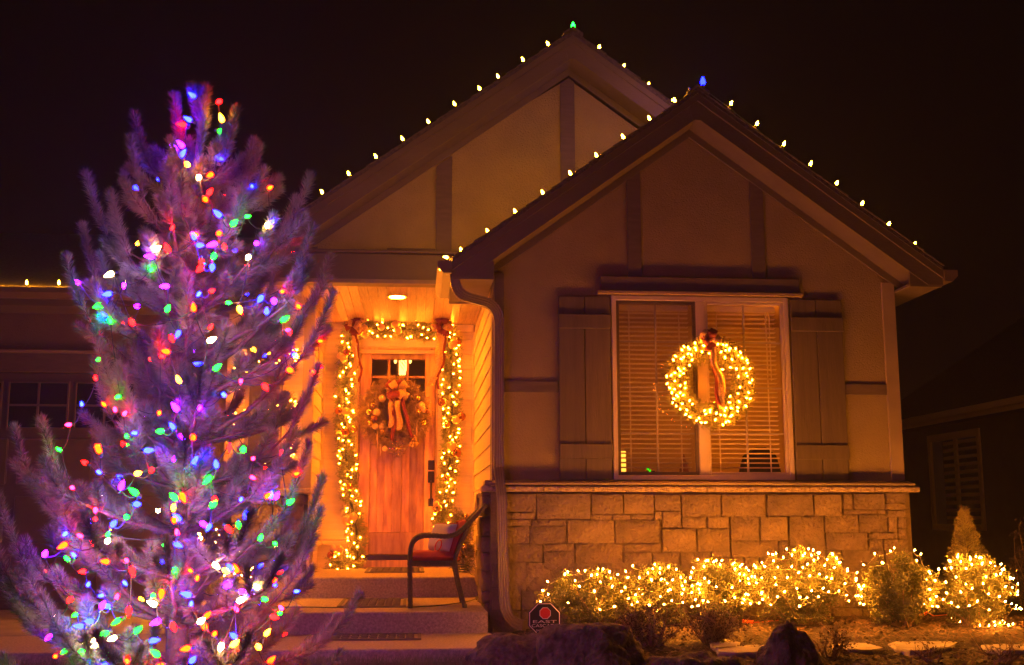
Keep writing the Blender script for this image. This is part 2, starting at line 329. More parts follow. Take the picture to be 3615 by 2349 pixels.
b = MB(); b.bbox(1.645, 3.485, YW-.045, YW-.001, 2.935, 3.07, .005); b.build('window_header', M['trim'], house)
b = MB(); b.bbox(1.615, 3.508, YW-.075, YW-.001, 2.902, 2.933, .004); b.build('header_drip_cap', M['trim_light'], house)
b = MB(); b.prism([(9.80, 1.195), (9.95, 1.195), (9.95, 1.238), (9.80, 1.212)], 'x', X0-.05, X1+.055); b.build('ledge_board', M['trim_light'], house)
# shutters
for x0, x1, mir in ((1.264, 1.728, 0), (3.392, 3.874, 1)):
    g = (x0+x1)/2
    sh = MB().box(x0+.002, x1-.002, YW-.012, YW-.001, 1.25, 2.878).build('shutter', M['shutter'], house)
    for a, c in ((x0, g-.004), (g+.004, x1)): MB().bbox(a, c, YW-.034, YW-.013, 1.245, 2.882, .004).build('board', M['shutter'], sh)
    for z0, z1 in ((2.585, 2.715), (1.425, 1.555)): MB().bbox(x0-.004, x1+.004, YW-.058, YW-.036, z0, z1, .004).build('batten', M['shutter'], sh)
# --- stones
def stone_mesh(w, h, seed, mt, depth=.05):
    nx = max(3, min(6, int(w/.09)+2)); nz = max(3, min(5, int(h/.07)+2)); g = {}; vs = []; fs = []
    for j in range(nz):
        for i in range(nx):
            u, v = i/(nx-1), j/(nz-1); ed = i in (0, nx-1) or j in (0, nz-1)
            x = (u-.5)*w; z = (v-.5)*h
            if ed:
                x *= 1-.012*abs(noise.noise((seed, u*5, v*5))); z += .006*noise.noise((seed+5, u*6, v*6))
            y = -depth + (.009 if ed else 0) - .017*noise.noise((x*7+seed*3.1, z*7, seed)) - .008*noise.noise((x*21, z*21, seed))
            g[i, j] = len(vs); vs.append((x, y, z))
    for j in range(nz-1):
        for i in range(nx-1): fs.append((g[i, j], g[i+1, j], g[i+1, j+1], g[i, j+1]))
    loop = [g[i, 0] for i in range(nx)]+[g[nx-1, j] for j in range(1, nz)]+[g[i, nz-1] for i in range(nx-2, -1, -1)]+[g[0, j] for j in range(nz-2, 0, -1)]
    bk = len(vs)
    nl_ = len(loop)
    for k in loop: vs.append(vs[k])
    for k in loop: vs.append((vs[k][0], 0.012, vs[k][2]))
    for k in range(nl_): k2 = (k+1) % nl_; fs.append((bk+k2, bk+k, bk+nl_+k, bk+nl_+k2))
    b = MB(); b.add(vs, fs); return b.mesh('stone', mt, True)
sb = MB(); sb.box(.655, 4.41, 9.90, 9.948, -.25, 1.15); sb.box(.652, .688, 9.952, 11.0, -.05, 1.13)
stone_base = sb.build('stone_base', M['mortar'], house)
S7 = [(195,210,425,350),(432,210,850,405),(195,358,415,405),(860,215,1105,365),(1112,215,1345,365),(857,372,1020,410),(1026,374,1165,409),(1171,372,1348,409),(1352,218,1555,340),(1412,349,1555,470),(1352,347,1406,410),(1565,215,1870,385),(1876,215,2220,385),(1570,392,1760,475),(1767,392,1932,475),(1945,392,2168,572),(195,411,385,458),(391,412,660,458),(670,416,1036,595),(1044,416,1392,590),(195,465,372,595),(380,465,656,597),(1412,484,1677,660),(1685,484,1938,660),(1950,580,2320,700),(195,602,475,740),(485,604,722,654),(485,660,722,800),(734,602,1102,802),(1109,600,1400,662),(1115,670,1330,802),(1337,670,1547,802),(1555,670,1792,802),(1798,662,1942,700),(1805,707,2047,802),(2055,706,2165,770),(2172,706,2390,770),(195,746,350,960),(357,748,475,806),(360,813,575,960),(581,820,900,960),(906,812,1240,960),(1246,810,1500,960),(1506,810,1790,960),(1796,810,2047,960)]
S8 = [(205,215,565,380),(572,215,790,380),(800,210,875,330),(880,210,1125,330),(1131,205,1286,278),(1131,285,1286,332),(800,336,1055,364),(1061,336,1131,364),(1140,339,1290,390),(155,390,367,572),(375,390,650,610),(658,372,920,508),(926,372,1150,508),(1156,394,1225,508),(1231,394,1292,475),(1231,481,1298,558),(1000,515,1226,558),(665,515,994,645),(1002,565,1110,643),(1116,565,1308,643),(300,580,367,653),(300,659,367,697),(374,617,665,760),(674,653,786,760),(792,650,1121,760),(1128,650,1312,760),(30,776,330,960),(336,768,665,960),(671,768,1000,960),(1006,768,1312,960)]
SC = 1000/2213; rects = []
for ox, lst in ((1700, S7), (2615, S8)):
    for (a, c, e2, g2) in lst:
        p = PY(ox+a*SC, 1650+c*SC, 9.86); q = PY(ox+e2*SC, 1650+g2*SC, 9.86); rects.append((p.x, q.x, q.z, p.z))
x = .67
while x < 4.3:          # courses hidden behind the shrubs
    w = random.uniform(.25, .5)
    for z0, z1 in ((.33, .53), (.14, .32), (-.1, .13)): rects.append((x, min(4.37, x+w-.012), z0, z1))
    x += w
for i, (x0, x1, z0, z1) in enumerate(rects):
    x0 = max(x0, .655); x1 = min(x1, 4.405); w, h = x1-x0-.001, z1-z0-.001
    link('stone', stone_mesh(w, h, i*1.37, M['stone'][i*7 % 4 if random.random() < .8 else 3], .045+.02*random.random()), stone_base, loc=((x0+x1)/2, 9.90, (z0+z1)/2))
# return face of the stone base toward the steps (quoin ends)
z = -.06; i = 0
while z < 1.12:
    h = random.uniform(.10, .19); h = min(h, 1.13-z)
    y = 9.93
    while y < 11.0:
        l = random.uniform(.2, .42); l = min(l, 11.0-y)
        link('stone', stone_mesh(max(.06, l-.01), max(.04, h-.012), 200+i*.7, M['stone'][i % 4], .05+.035*random.random()), stone_base, loc=(.655, y+l/2, z+h/2), rot=Matrix.Rotation(-PI/2, 4, 'Z').to_quaternion()); y += l; i += 1
    z += h
# cap course
x = .61
while x < 4.44:
    w = min(random.uniform(.38, .62), 4.465-x)
    if w < .05: break
    vs = []; fs = []; nx = 18
    for k in range(nx+1):
        u = k/nx; xx = x+.003+(w-.006)*u
        for (yy, zz, jt) in ((9.90, 1.188, 0), (9.815, 1.186, .004), (9.795, 1.175, .012), (9.797, 1.155, .014), (9.805, 1.138, .010), (9.90, 1.136, 0)):
            vs.append((xx, yy+jt*noise.noise((xx*28, zz*40, 1)), zz+jt*.5*noise.noise((xx*30, zz*30, 7))))
    for k in range(nx):
        for q in range(5): fs.append((k*6+q, k*6+6+q, k*6+7+q, k*6+q+1))
    fs += [tuple(range(6)), tuple(nx*6+5-q for q in range(6))]
    MB().add(vs, fs).build('cap_stone', M['capstone'], stone_base); x += w
# left end of the cap course over the return
MB().bbox(.575, .66, 9.80, 10.05, 1.135, 1.19, .01).build('cap_stone', M['capstone'], stone_base)
part_box('ledge_block', M['trim_light'], .60, X0-.024, 9.83, 10.12, 1.192, 1.235)
# --- window
win = MB().build('window', M['window_white'], house) if False else None
fr = MB(); y0, y1 = YW-.035, YW+.05; t = .042
fr.bbox(WX0, WX0+t, y0, y1, WZ0, WZ1); fr.bbox(WX1-t, WX1, y0, y1, WZ0, WZ1); fr.bbox(WX0+t, WX1-t, y0, y1, WZ1-t, WZ1); fr.bbox(WX0+t, WX1-t, y0, y1, WZ0, WZ0+t)
window = fr.build('window', M['window_white'], house)
MBX = PY(2477, 1350, YW).x
part_box('mullion', M['window_white'], MBX-.042, MBX+.042, YW-.025, YW+.048, WZ0+t, WZ1-t, window)
for k, (x0, x1) in enumerate(((WX0+t, MBX-.042), (MBX+.042, WX1-t))):
    s = MB(); ss = .026 if k else .03; yy0, yy1 = (YW-.012, YW+.02)
    s.bbox(x0, x0+ss, yy0, yy1, WZ0+t, WZ1-t); s.bbox(x1-ss, x1, yy0, yy1, WZ0+t, WZ1-t); s.bbox(x0+ss, x1-ss, yy0, yy1, WZ1-t-ss, WZ1-t); s.bbox(x0+ss, x1-ss, yy0, yy1, WZ0+t, WZ0+t+ss)
    s.build('sash', M['window_white'] if k else M['trim'], window)
    MB().box(x0+ss, x1-ss, YW+.004, YW+.008, WZ0+t+ss, WZ1-t-ss).build('pane', M['glass'], window)
    if k == 0: MB().add([(x0+.01, YW-.015, WZ0+t), (x1-.01, YW-.015, WZ0+t), (x1-.01, YW-.015, WZ1-t), (x0+.01, YW-.015, WZ1-t)], [(0, 1, 2, 3)]).build('insect_screen', M['screen'], window)
    xm = (x0+x1)/2
    part_box('muntin', M['window_white'], xm-.009, xm+.009, YW+.012, YW+.026, WZ0+t+ss, WZ1-t-ss, window, .002)
    for q in (1, 2, 3):
        z = WZ0+(WZ1-WZ0)*q/4; part_box('muntin', M['window_white'], x0+ss, x1-ss, YW+.013, YW+.025, z-.008, z+.008, window, .002)
# room behind the window
rb = MB(); RX0, RX1, RY0, RY1, RZ0, RZ1 = .95, 4.3, YW+.165, 13.0, .40, 3.15
rb.add([(RX0, RY0, RZ0), (RX1, RY0, RZ0), (RX1, RY1, RZ0), (RX0, RY1, RZ0), (RX0, RY0, RZ1), (RX1, RY0, RZ1), (RX1, RY1, RZ1), (RX0, RY1, RZ1)], [(0, 1, 2, 3), (7, 6, 5, 4), (2, 6, 7, 3), (1, 5, 6, 2), (3, 7, 4, 0)])
for a in ((RX0, WX0, RZ0, RZ1), (WX1, RX1, RZ0, RZ1), (WX0, WX1, RZ0, WZ0), (WX0, WX1, WZ1, RZ1)): rb.add([(a[0], RY0, a[2]), (a[1], RY0, a[2]), (a[1], RY0, a[3]), (a[0], RY0, a[3])], [(3, 2, 1, 0)])
rb.build('front_room', M['room'], house)
# --- rear gable above the porch
gz = lambda x: RZ-.36-SL*abs(x-RX)
b = MB(); YG = 10.92
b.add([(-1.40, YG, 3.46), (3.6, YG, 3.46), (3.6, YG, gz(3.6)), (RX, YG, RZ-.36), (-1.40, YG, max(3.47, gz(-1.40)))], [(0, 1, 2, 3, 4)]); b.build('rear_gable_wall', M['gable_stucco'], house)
for x0, x1 in ((.176, .331), (1.421, 1.568)):
    xs = [x0] + ([RX] if x0 < RX < x1 else []) + [x1]
    MB().prism([(x0, 3.475), (x1, 3.475)] + [(x, gz(x)) for x in xs[::-1]], 'y', YG-.024, YG-.001).build('gable_batten', M['trim'], house)
MB().prism([(-1.395, 3.475), (-.975, 3.475), (-.975, gz(-.975)), (-1.395, gz(-1.39))], 'y', YG-.024, YG-.001).build('gable_batten', M['trim'], house)
part_box('base_trim', M['trim'], -.30, .174, YG-.02, YG-.001, 3.475, 3.53)
# porch beam
b = MB(); b.bbox(-1.9, .46, 10.78, 10.96, 3.15, 3.44, .006); b.build('porch_beam', M['fascia'], house)
b = MB(); b.bbox(-1.9, .46, 10.74, 10.97, 3.445, 3.472, .004); b.build('beam_cap', M['trim'], house)
b = MB(); b.bbox(-1.9, .46, 10.755, 10.779, 3.142, 3.185, .004); b.build('beam_lip', M['trim_light'], house)
# --- roofs: slabs with shingle steps, rake boards, soffit
def gable_roof(ax, az, x_l, x_r, yf, yb, name, wall_y):
    for s, xe in ((-1, x_l), (1, x_r)):
        ze = az-SL*abs(xe-ax)
        pl = [(ax, az), (xe, ze), (xe, ze-.035), (ax, az-.035)]
        if name == 'front' and s < 0:
            xm_ = .95; zm_ = az-SL*abs(xm_-ax); rf = MB().prism([(ax, az), (xm_, zm_), (xm_, zm_-.035), (ax, az-.035)], 'y', yf-.03, yb).prism([(xm_-.0005, zm_), (xe, ze), (xe, ze-.035), (xm_-.0005, zm_-.035)], 'y', yf-.03, 10.74).build('roof', M['roof'], house)
        else: rf = MB().prism(pl, 'y', yf-.03, yb).build('roof', M['roof'], house)
        L = abs(xe-ax); k = 0; x = 0.0
        while x < L-.02:                    # shingle courses stepping along the rake
            x2 = min(L, x+.112); za, zb = az-SL*x, az-SL*x2; xa, xb = ax+s*x, ax+s*x2
            MB().prism([(xa, za+.004), (xb, zb+.014), (xb, zb+.002), (xa, za+.001)], 'y', yf-.045-.006*(k % 3), yf+.35).build('shingle', M['roof'], rf); x = x2; k += 1
        def rk(nm, d0, d1, ya, yb2, mt):
            P = [(ax, az-d0), (xe, ze-d0), (xe, ze-d1), (ax, az-d1)]; zc = ze-.165 if name == 'front' else -9; Q = []
            for i in range(4):      # level cut at the eave
                a, c = P[i], P[(i+1) % 4]
                if a[1] >= zc: Q.append(a)
                if (a[1] >= zc) != (c[1] >= zc): t = (zc-a[1])/(c[1]-a[1]); Q.append((a[0]+(c[0]-a[0])*t, zc))
            MB().prism(Q, 'y', ya, yb2).build(nm, mt, house)
        rk('rake_board', .036, .105, yf-.02, yf+.02, M['fascia']); rk('rake_fascia', .107, .262, yf, yf+.03, M['fascia'])
        rk('rake_soffit', .225, .255, yf+.032, wall_y-.0, M['soffit']); rk('frieze_board', .258, .33, wall_y-.028, wall_y-.003, M['fascia'])
gable_roof(AX, AZ, .30, 4.70, YF, 16, 'front', YW)
gable_roof(RX, RZ, -1.75, 3.9, YR, 20, 'rear', YG)
for ax, az, yf in ((AX, AZ, YF), (RX, RZ, YR)):       # ridge cap and keystone plate
    MB().prism([(ax-.10, az-.055), (ax, az+.022), (ax+.10, az-.055), (ax+.10, az-.03), (ax, az+.042), (ax-.10, az-.03)], 'y', yf-.07, yf+1.2).build('ridge_cap', M['roof'], house)
    MB().prism([(ax-.075, az-.105-.055), (ax, az-.108), (ax+.075, az-.105-.055), (ax+.045, az-.263-.02), (ax-.045, az-.263-.02)], 'y', yf-.008, yf-.001).build('keystone_plate', M['fascia'], house)
# eave returns of the front gable
for s, xe, xw in ((-1, .30, X0), (1, 4.70, X1)):
    ze = AZ-SL*2.2; x0, x1 = sorted((xe, xw+s*.024))
    yb = 10.735 if s < 0 else 16
    MB().bbox(x0+.004, x1-.004, YF+.034, yb, ze-.175, ze-.145, .004).build('eave_soffit', M['soffit'], house)
    MB().bbox(x0+.004, x1-.004, YF+.010, YF+.033, ze-.180, ze-.02, .003).build('eave_return', M['fascia'], house)
    MB().bbox(x0 if s < 0 else x1-.022, x0+.022 if s < 0 else x1, YF+.034, yb, ze-.143, ze-.04, .003).build('eave_fascia', M['fascia'], house)
    if s < 0: MB().bbox(x0+.004, x1-.004, yb+.001, yb+.022, ze-.185, ze-.04, .003).build('eave_return', M['trim_light'], house)
    gxo = xe-.002 if s < 0 else xe+.002      # gutter trough: open profile
    prof = [(0, 0), (0, -.105), (s*.075, -.105), (s*.125, -.055), (s*.125, 0), (s*.119, 0), (s*.119, -.052), (s*.072, -.099), (s*.006, -.099), (s*.006, 0)]
    MB().prism([(gxo+p, ze-.03+q) for p, q in prof], 'y', YF-.03, yb).build('gutter', M['gutter'], house)
    MB().prism([(gxo+p, ze-.03+q) for p, q in prof[:5]], 'y', YF-.036, YF-.031).build('gutter_end_cap', M['gutter'], house)
# downspout
ze = AZ-SL*2.2
def rect_tube(b, pts, w, dpt, ribs=True):
    pts = [Vector(p) for p in pts]; vs = []; fs = []; prof = []
    nr = 4
    for k in range(nr*2+1): prof.append((-w/2+w*k/(nr*2), -dpt/2+(.004 if k % 2 else 0)))
    prof += [(w/2, dpt/2), (-w/2, dpt/2)]; m = len(prof)
    for i, p in enumerate(pts):
        t = (pts[min(i+1, len(pts)-1)]-pts[max(i-1, 0)]).normalized(); yy = Vector((0, 1, 0)); yy = (yy-t*yy.dot(t)).normalized(); xx = yy.cross(t)
        for (u, v) in prof: vs.append(p-xx*u+yy*v)
    for i in range(len(pts)-1):
        for k in range(m): fs.append((i*m+k, i*m+(k+1) % m, (i+1)*m+(k+1) % m, (i+1)*m+k))
    fs += [tuple(range(m)), tuple((len(pts)-1)*m+k for k in reversed(range(m)))]
    return b.add(vs, fs)
def arc(a, c, bb, n=8): a, c, bb = map(Vector, (a, c, bb)); return [a*(1-t)**2+c*2*t*(1-t)+bb*t*t for t in [i/n for i in range(n+1)]]
def crimp(pts, amt=.0): return pts
dsw, dsd = .082, .062
ds = MB(); p_top = [(.325, 9.66, 3.06), (.325, 9.66, 2.98)]
a1 = arc((.325, 9.66, 2.98), (.325, 9.68, 2.845), (.44, 9.72, 2.815), 9); a2 = arc((.585, 9.78, 2.79), (.72, 9.845, 2.765), (.722, 9.86, 2.62), 9)
rect_tube(ds, p_top+a1[1:]+a2, dsw, dsd); downspout = ds.build('downspout', M['gutter'], house)
rect_tube(MB(), [(.722, 9.862, 2.62), (.722, 9.862, 1.36)], dsw*.97, dsd).build('pipe', M['gutter'], downspout)
rect_tube(MB(), [(.722, 9.862, 1.44), (.722, 9.862, 1.345)], dsw*1.08, dsd*1.12).build('pipe_joint', M['gutter'], downspout)
rect_tube(MB(), [(.722, 9.862, 1.35), (.732, 9.79, 1.20), (.738, 9.76, 1.10), (.762, 9.755, .20)], dsw, dsd).build('pipe', M['gutter'], downspout)
rect_tube(MB(), arc((.762, 9.755, .24), (.768, 9.74, .05), (.92, 9.60, .035), 8), dsw*1.02, dsd*1.05).build('elbow', M['gutter'], downspout)
for seq in (a1, a2):
    for k in range(1, len(seq)-1):
        q = seq[k]; tt = (seq[k+1]-seq[k-1]).normalized(); rect_tube(MB(), [q-tt*.006, q+tt*.006], dsw*1.07, dsd*1.12).build('crimp', M['gutter'], downspout)
eb = arc((.762, 9.755, .24), (.768, 9.74, .05), (.92, 9.60, .035), 8)
for k in range(2, 7): tt = (eb[k+1]-eb[k-1]).normalized(); rect_tube(MB(), [eb[k]-tt*.006, eb[k]+tt*.006], dsw*1.08, dsd*1.14).build('crimp', M['gutter'], downspout)
# --- porch walls: lapped boards
EX = .178; ZT = 3.165; ZS = .675
PL, PR, PB = -1.09, .69, 13.20
DX0, DX1, DZ0, DZ1 = -.65, .232, .50, 2.85
pw = MB(); pw.add([(PL, PB, .3), (DX0-.02, PB, .3), (DX0-.02, PB, ZT), (PL, PB, ZT)], [(0, 1, 2, 3)]); pw.add([(DX1+.02, PB, .3), (PR, PB, .3), (PR, PB, ZT), (DX1+.02, PB, ZT)], [(0, 1, 2, 3)])
pw.add([(DX0-.02, PB, DZ1+.02), (DX1+.02, PB, DZ1+.02), (DX1+.02, PB, ZT), (DX0-.02, PB, ZT)], [(0, 1, 2, 3)])
pw.add([(PL, 11.92, .3), (PL, PB, .3), (PL, PB, ZT), (PL, 11.92, ZT)], [(0, 1, 2, 3)]); pw.add([(PR, PB, .3), (PR, 9.96, .3), (PR, 9.96, ZT), (PR, PB, ZT)], [(0, 1, 2, 3)])
porch_wall = pw.build('porch_wall', M['siding'], house)
def lap(axis, s, pos, a0, a1, z0, z1):   # board proud at its lower edge; s: outward sign
    lo, hi = .020, .007
    pr = [(pos, z0), (pos+s*lo, z0), (pos+s*hi, z1), (pos, z1)]
    if s > 0: pr = pr[::-1]
    MB().prism(pr, axis, a0, a1).build('siding_board', M['siding'], porch_wall)
k = 0; z = ZS
while z < ZT-.09:
    z1 = min(z+EX-.002, ZT-.095)
    segs = [(PL+.045, DX0-.125), (DX1+.105, PR-.045)] if z < DZ1-.05 else [(PL+.045, PR-.045)]
    for a0, a1 in segs: lap('x' if False else 'x', -1, PB, a0, a1, z, z1)
    lap('y', 1, PL, 11.99, PB-.045, z, z1); lap('y', -1, PR, 10.12, PB-.045, z, z1); z += EX
# frieze, corner strips, base panel and sloped sill of the porch walls
part_box('frieze_board', M['siding'], PL+.02, PR-.02, PB-.026, PB-.002, ZT-.09, ZT-.002, porch_wall)
for x0, x1 in ((PL+.002, PL+.043), (PR-.043, PR-.002)): part_box('corner_strip', M['siding'], x0, x1, PB-.043, PB-.002, ZS, ZT-.092, porch_wall)
part_box('corner_strip', M['trim_light'], PL-.09, PL+.024, 11.90, 11.985, 1.22, ZT-.002, porch_wall)
part_box('corner_strip', M['trim'], PR-.024, PR-.002, 10.02, 10.115, 1.24, ZT-.002, porch_wall)
for x0, x1 in ((PL+.03, DX0-.13), (DX1+.11, PR-.03)): MB().prism([(PB-.055, ZS-.055), (PB-.002, ZS-.055), (PB-.002, ZS-.002), (PB-.045, ZS-.02)], 'x', x0, x1).build('sill_strip', M['siding'], porch_wall)
for x, s in ((PL, 1), (PR, -1)): MB().prism([(x+s*.055, ZS-.055), (x+s*.002, ZS-.055), (x+s*.002, ZS-.002), (x+s*.045, ZS-.02)], 'y', 12.0 if s > 0 else 11.02, PB-.06).build('sill_strip', M['siding'], porch_wall)
# ceiling boards
cl = MB().box(-1.95, PR-.001, 10.98, PB+.02, ZT+.012, ZT+.05).build('porch_ceiling', M['ceil'], house)
x = -1.93; i = 0
LX, LY = -.205, 11.50
while x < PR-.02:
    x1 = min(x+.096, PR-.003); MB().bbox(x+.0012, x1-.0012, 10.975, PB-.001, ZT-.004+.0016*(i % 3), ZT+.011, .004).build('ceiling_board', M['ceil'], cl); x = x1; i += 1
# --- door
dr = MB(); yd = PB+.055
dr.box(DX0, DX1, yd+.03, yd+.05, DZ0, 2.02)
door = dr.build('front_door', M['door'], house)
def D(x, y): return PY(1200+x*.32333, 1200+y*.32333, yd)
px0, px3 = D(350, 215).x, D(932, 215).x; pz1 = D(350, 213).z; pz0 = 2.03
rail = lambda nm, x0, x1, z0, z1, p=.008: MB().bbox(x0, x1, yd-p, yd+.045, z0, z1, .006).build(nm, M['door'], door)
rail('stile', DX0+.002, px0, DZ0, DZ1-.002); rail('stile', px3, DX1-.002, DZ0, DZ1-.002); rail('rail', px0+.001, px3-.001, pz1, DZ1-.002); rail('rail', px0+.001, px3-.001, 1.90, 2.03); rail('rail', px0+.001, px3-.001, DZ0, .75)
xm = (px0+px3)/2; rail('stile', xm-.055, xm+.055, .752, 1.898)
for a0, a1 in ((px0, xm-.055), (xm+.055, px3)):
    w = (a1-a0)/3
    for q in range(3): MB().bbox(a0+q*w+.0025, a0+(q+1)*w-.0025, yd+.024+.0025*(q % 2), yd+.0295, .752, 1.898, .004).build('plank', M['door'], door)
bx = [px0, D(540, 0).x, D(745, 0).x, px3]; zm = D(0, 400).z
for q in (1, 2): part_box('muntin', M['door'], bx[q]-.014, bx[q]+.014, yd+.004, yd+.04, pz0, pz1, door, .004)
part_box('muntin', M['door'], px0, px3, yd+.006, yd+.038, zm-.014, zm+.014, door, .004)
for q in range(3):
    for z0, z1 in ((pz0, zm-.014), (zm+.014, pz1)): MB().box(bx[q]+.012, bx[q+1]-.012, yd+.020, yd+.024, z0, z1).build('pane', M['glass'], door)
MB().bbox(D(628, 0).x, D(650, 0).x, yd-.004, yd-.0005, 2.30, DZ1-.01, .001).build('wreath_hanger', M['metal'], door)
# jambs, casing, threshold
for x0, x1 in ((DX0-.022, DX0-.002), (DX1+.002, DX1+.022)): part_box('door_jamb', M['door_frame'], x0, x1, PB-.035, yd+.06, .40, DZ1+.004)
part_box('door_jamb', M['door_frame'], DX0-.022, DX1+.022, PB-.035, yd+.06, DZ1+.006, DZ1+.03)
for x0, x1 in ((DX0-.118, DX0-.024), (DX1+.024, DX1+.100)): part_box('door_casing', M['siding'], x0, x1, PB-.040, PB-.002, .40, DZ1+.032)
part_box('door_casing', M['siding'], DX0-.118, DX1+.100, PB-.042, PB-.002, DZ1+.034, DZ1+.155)
part_box('threshold', M['door_frame'], DX0-.05, DX1+.05, PB-.06, yd+.05, .362, .44); part_box('threshold_sill', M['metal'], DX0-.02, DX1+.02, PB-.03, yd+.02, .442, .498)
# lock set
hx = DX1-.045
hw = MB().bbox(hx-.038, hx+.036, yd-.022, yd-.001, D(0, 1420).z, D(0, 1312).z, .006).build('lock_plate', M['metal'], door)
MB().bbox(hx-.038, hx+.036, yd-.022, yd-.001, D(0, 1560).z, D(0, 1435).z, .006).build('lock_plate', M['metal'], door)
zc = D(0, 1560).z; MB().tube(arc((hx, yd-.012, zc+.02), (hx, yd-.11, zc-.02), (hx, yd-.05, zc-.16), 5)+[Vector((hx, yd-.012, zc-.24))], .011, 8).build('pull_handle', M['metal'], door, smooth=True)
MB().bbox(hx-.03, hx+.03, yd-.012, yd-.001, zc-.27, zc-.18, .004).build('lock_plate', M['metal'], door)
MB().bbox(.415, .437, PB-.047, PB-.021, 1.545, 1.65, .004).build('doorbell', M['metal'], house)
# foyer behind the door
b = MB(); b.add([(-1.6, 13.32, .3), (1.2, 13.32, .3), (1.2, 17.5, .3), (-1.6, 17.5, .3), (-1.6, 13.32, 3.6), (1.2, 13.32, 3.6), (1.2, 17.5, 3.6), (-1.6, 17.5, 3.6)], [(0, 1, 2, 3), (7, 6, 5, 4), (2, 6, 7, 3), (1, 5, 6, 2), (3, 7, 4, 0)]); b.build('foyer', M['room'], house)
# --- left porch pier: stone below, siding above, plus square column
ps = MB().box(-1.42, PL-.06, 11.93, 12.6, -.08, 1.16).build('stone_pier', M['mortar'], house)
z = .0; i = 0
while z < 1.14:
    h = min(random.uniform(.11, .2), 1.155-z)
    if h < .03: break
    x = -1.44
    while x < PL-.05:
        w = min(random.uniform(.12, .26), PL-.04-x)
        if w > .03: link('stone', stone_mesh(w-.008, h-.01, 400+i, M['stone'][i % 4], .05+.02*random.random()), ps, loc=(x+w/2, 11.93, z+h/2))
        x += w; i += 1
    y = 11.95
    while y < 12.5 and z > .3:
        l = min(random.uniform(.15, .3), 12.52-y); link('stone', stone_mesh(max(.05, l-.008), h-.01, 500+i, M['stone'][(i+1) % 4], .055+.03*random.random()), ps, loc=(PL-.06, y+l/2, z+h/2), rot=Matrix.Rotation(PI/2, 4, 'Z').to_quaternion()); y += l; i += 1
    z += h
MB().bbox(-1.50, PL+.035, 11.83, 12.3, 1.162, 1.215, .01).build('cap_stone', M['capstone'], ps)
sw = MB().box(-1.98, PL-.095, 12.02, 12.10, 1.0, ZT).build('side_wall', M['siding'], house)
z = 1.22
while z < 3.1: MB().prism([(12.018, z), (12.0, z), (12.011, z+.176), (12.018, z+.176)], 'x', -1.97, PL-.092).build('siding_board', M['siding'], sw); z += EX
part_box('corner_strip', M['trim_light'], -1.16, PL-.092, 11.975, 11.998, 1.22, ZT-.002, sw)
cx0, cx1 = -1.69, -1.365
col = MB().bbox(cx0, cx1, 11.48, 11.80, 1.20, 3.145, .008).build('porch_column', M['trim'], house)
MB().bbox(cx1-.03, cx1+.012, 11.465, 11.52, 1.20, 3.14, .004).build('corner_strip', M['trim_light'], col); MB().bbox(cx0-.012, cx0+.03, 11.465, 11.52, 1.20, 3.14, .004).build('corner_strip', M['trim_light'], col)
cb = MB().box(cx0-.05, cx1+.05, 11.44, 11.86, -.05, 1.13).build('stone_plinth', M['mortar'], house)
z = .02; i = 0
while z < 1.12:
    h = min(random.uniform(.11, .2), 1.125-z)
    if h < .03: break
    x = cx0-.06
    while x < cx1+.05:
        w = min(random.uniform(.14, .26), cx1+.06-x)
        if w > .03: link('stone', stone_mesh(w-.008, h-.01, 600+i, M['stone'][i % 4], .045+.02*random.random()), cb, loc=(x+w/2, 11.44, z+h/2))
        x += w; i += 1
    for sx, rr in ((cx1+.05, PI/2), (cx0-.05, -PI/2)):
        link('stone', stone_mesh(.38, h-.01, 650+i, M['stone'][i % 4], .05), cb, loc=(sx, 11.65, z+h/2), rot=Matrix.Rotation(rr, 4, 'Z').to_quaternion()); i += 1
    z += h
MB().bbox(cx0-.11, cx1+.11, 11.36, 11.92, 1.132, 1.195, .01).build('cap_stone', M['capstone'], cb)
# --- garage wing
GY = 12.16
gw = MB(); GD0, GD1, GDZ = -7.6, -2.45, 2.42
gw.add([(-9.5, GY, -.1), (GD0, GY, -.1), (GD0, GY, 3.3), (-9.5, GY, 3.3)], [(0, 1, 2, 3)]); gw.add([(GD1, GY, -.1), (-1.98, GY, -.1), (-1.98, GY, 3.3), (GD1, GY, 3.3)], [(0, 1, 2, 3)]); gw.add([(GD0, GY, GDZ), (GD1, GY, GDZ), (GD1, GY, 3.3), (GD0, GY, 3.3)], [(0, 1, 2, 3)])
gw.add([(-1.98, GY, -.1), (-1.98, GY+4, -.1), (-1.98, GY+4, 3.3), (-1.98, GY, 3.3)], [(0, 1, 2, 3)])
gw.build('garage_wall', mat('garage_stucco', (.17, .115, .06), .9, .1, 3, .8, 70), house)
part_box('garage_header', M['trim'], GD0-.12, GD1+.12, GY-.035, GY-.002, GDZ+.01, GDZ+.20); part_box('garage_header', M['trim_light'], GD0-.16, GD1+.16, GY-.06, GY-.002, GDZ+.202, GDZ+.235)
for x0, x1 in ((GD0-.12, GD0-.002), (GD1+.002, GD1+.12)): part_box('garage_casing', M['trim'], x0, x1, GY-.035, GY-.002, 0, GDZ+.008)
gd = MB().box(GD0, GD1, GY+.07, GY+.09, .0, GDZ).build('garage_door', M['garage'], house)
wz0, wz1 = PY(100, 1508, GY).z, PY(100, 1350, GY).z; PW = PY(258, 1400, GY).x-PY(20, 1400, GY).x
zs = [0, .60, 1.20, wz0-.06, GDZ]
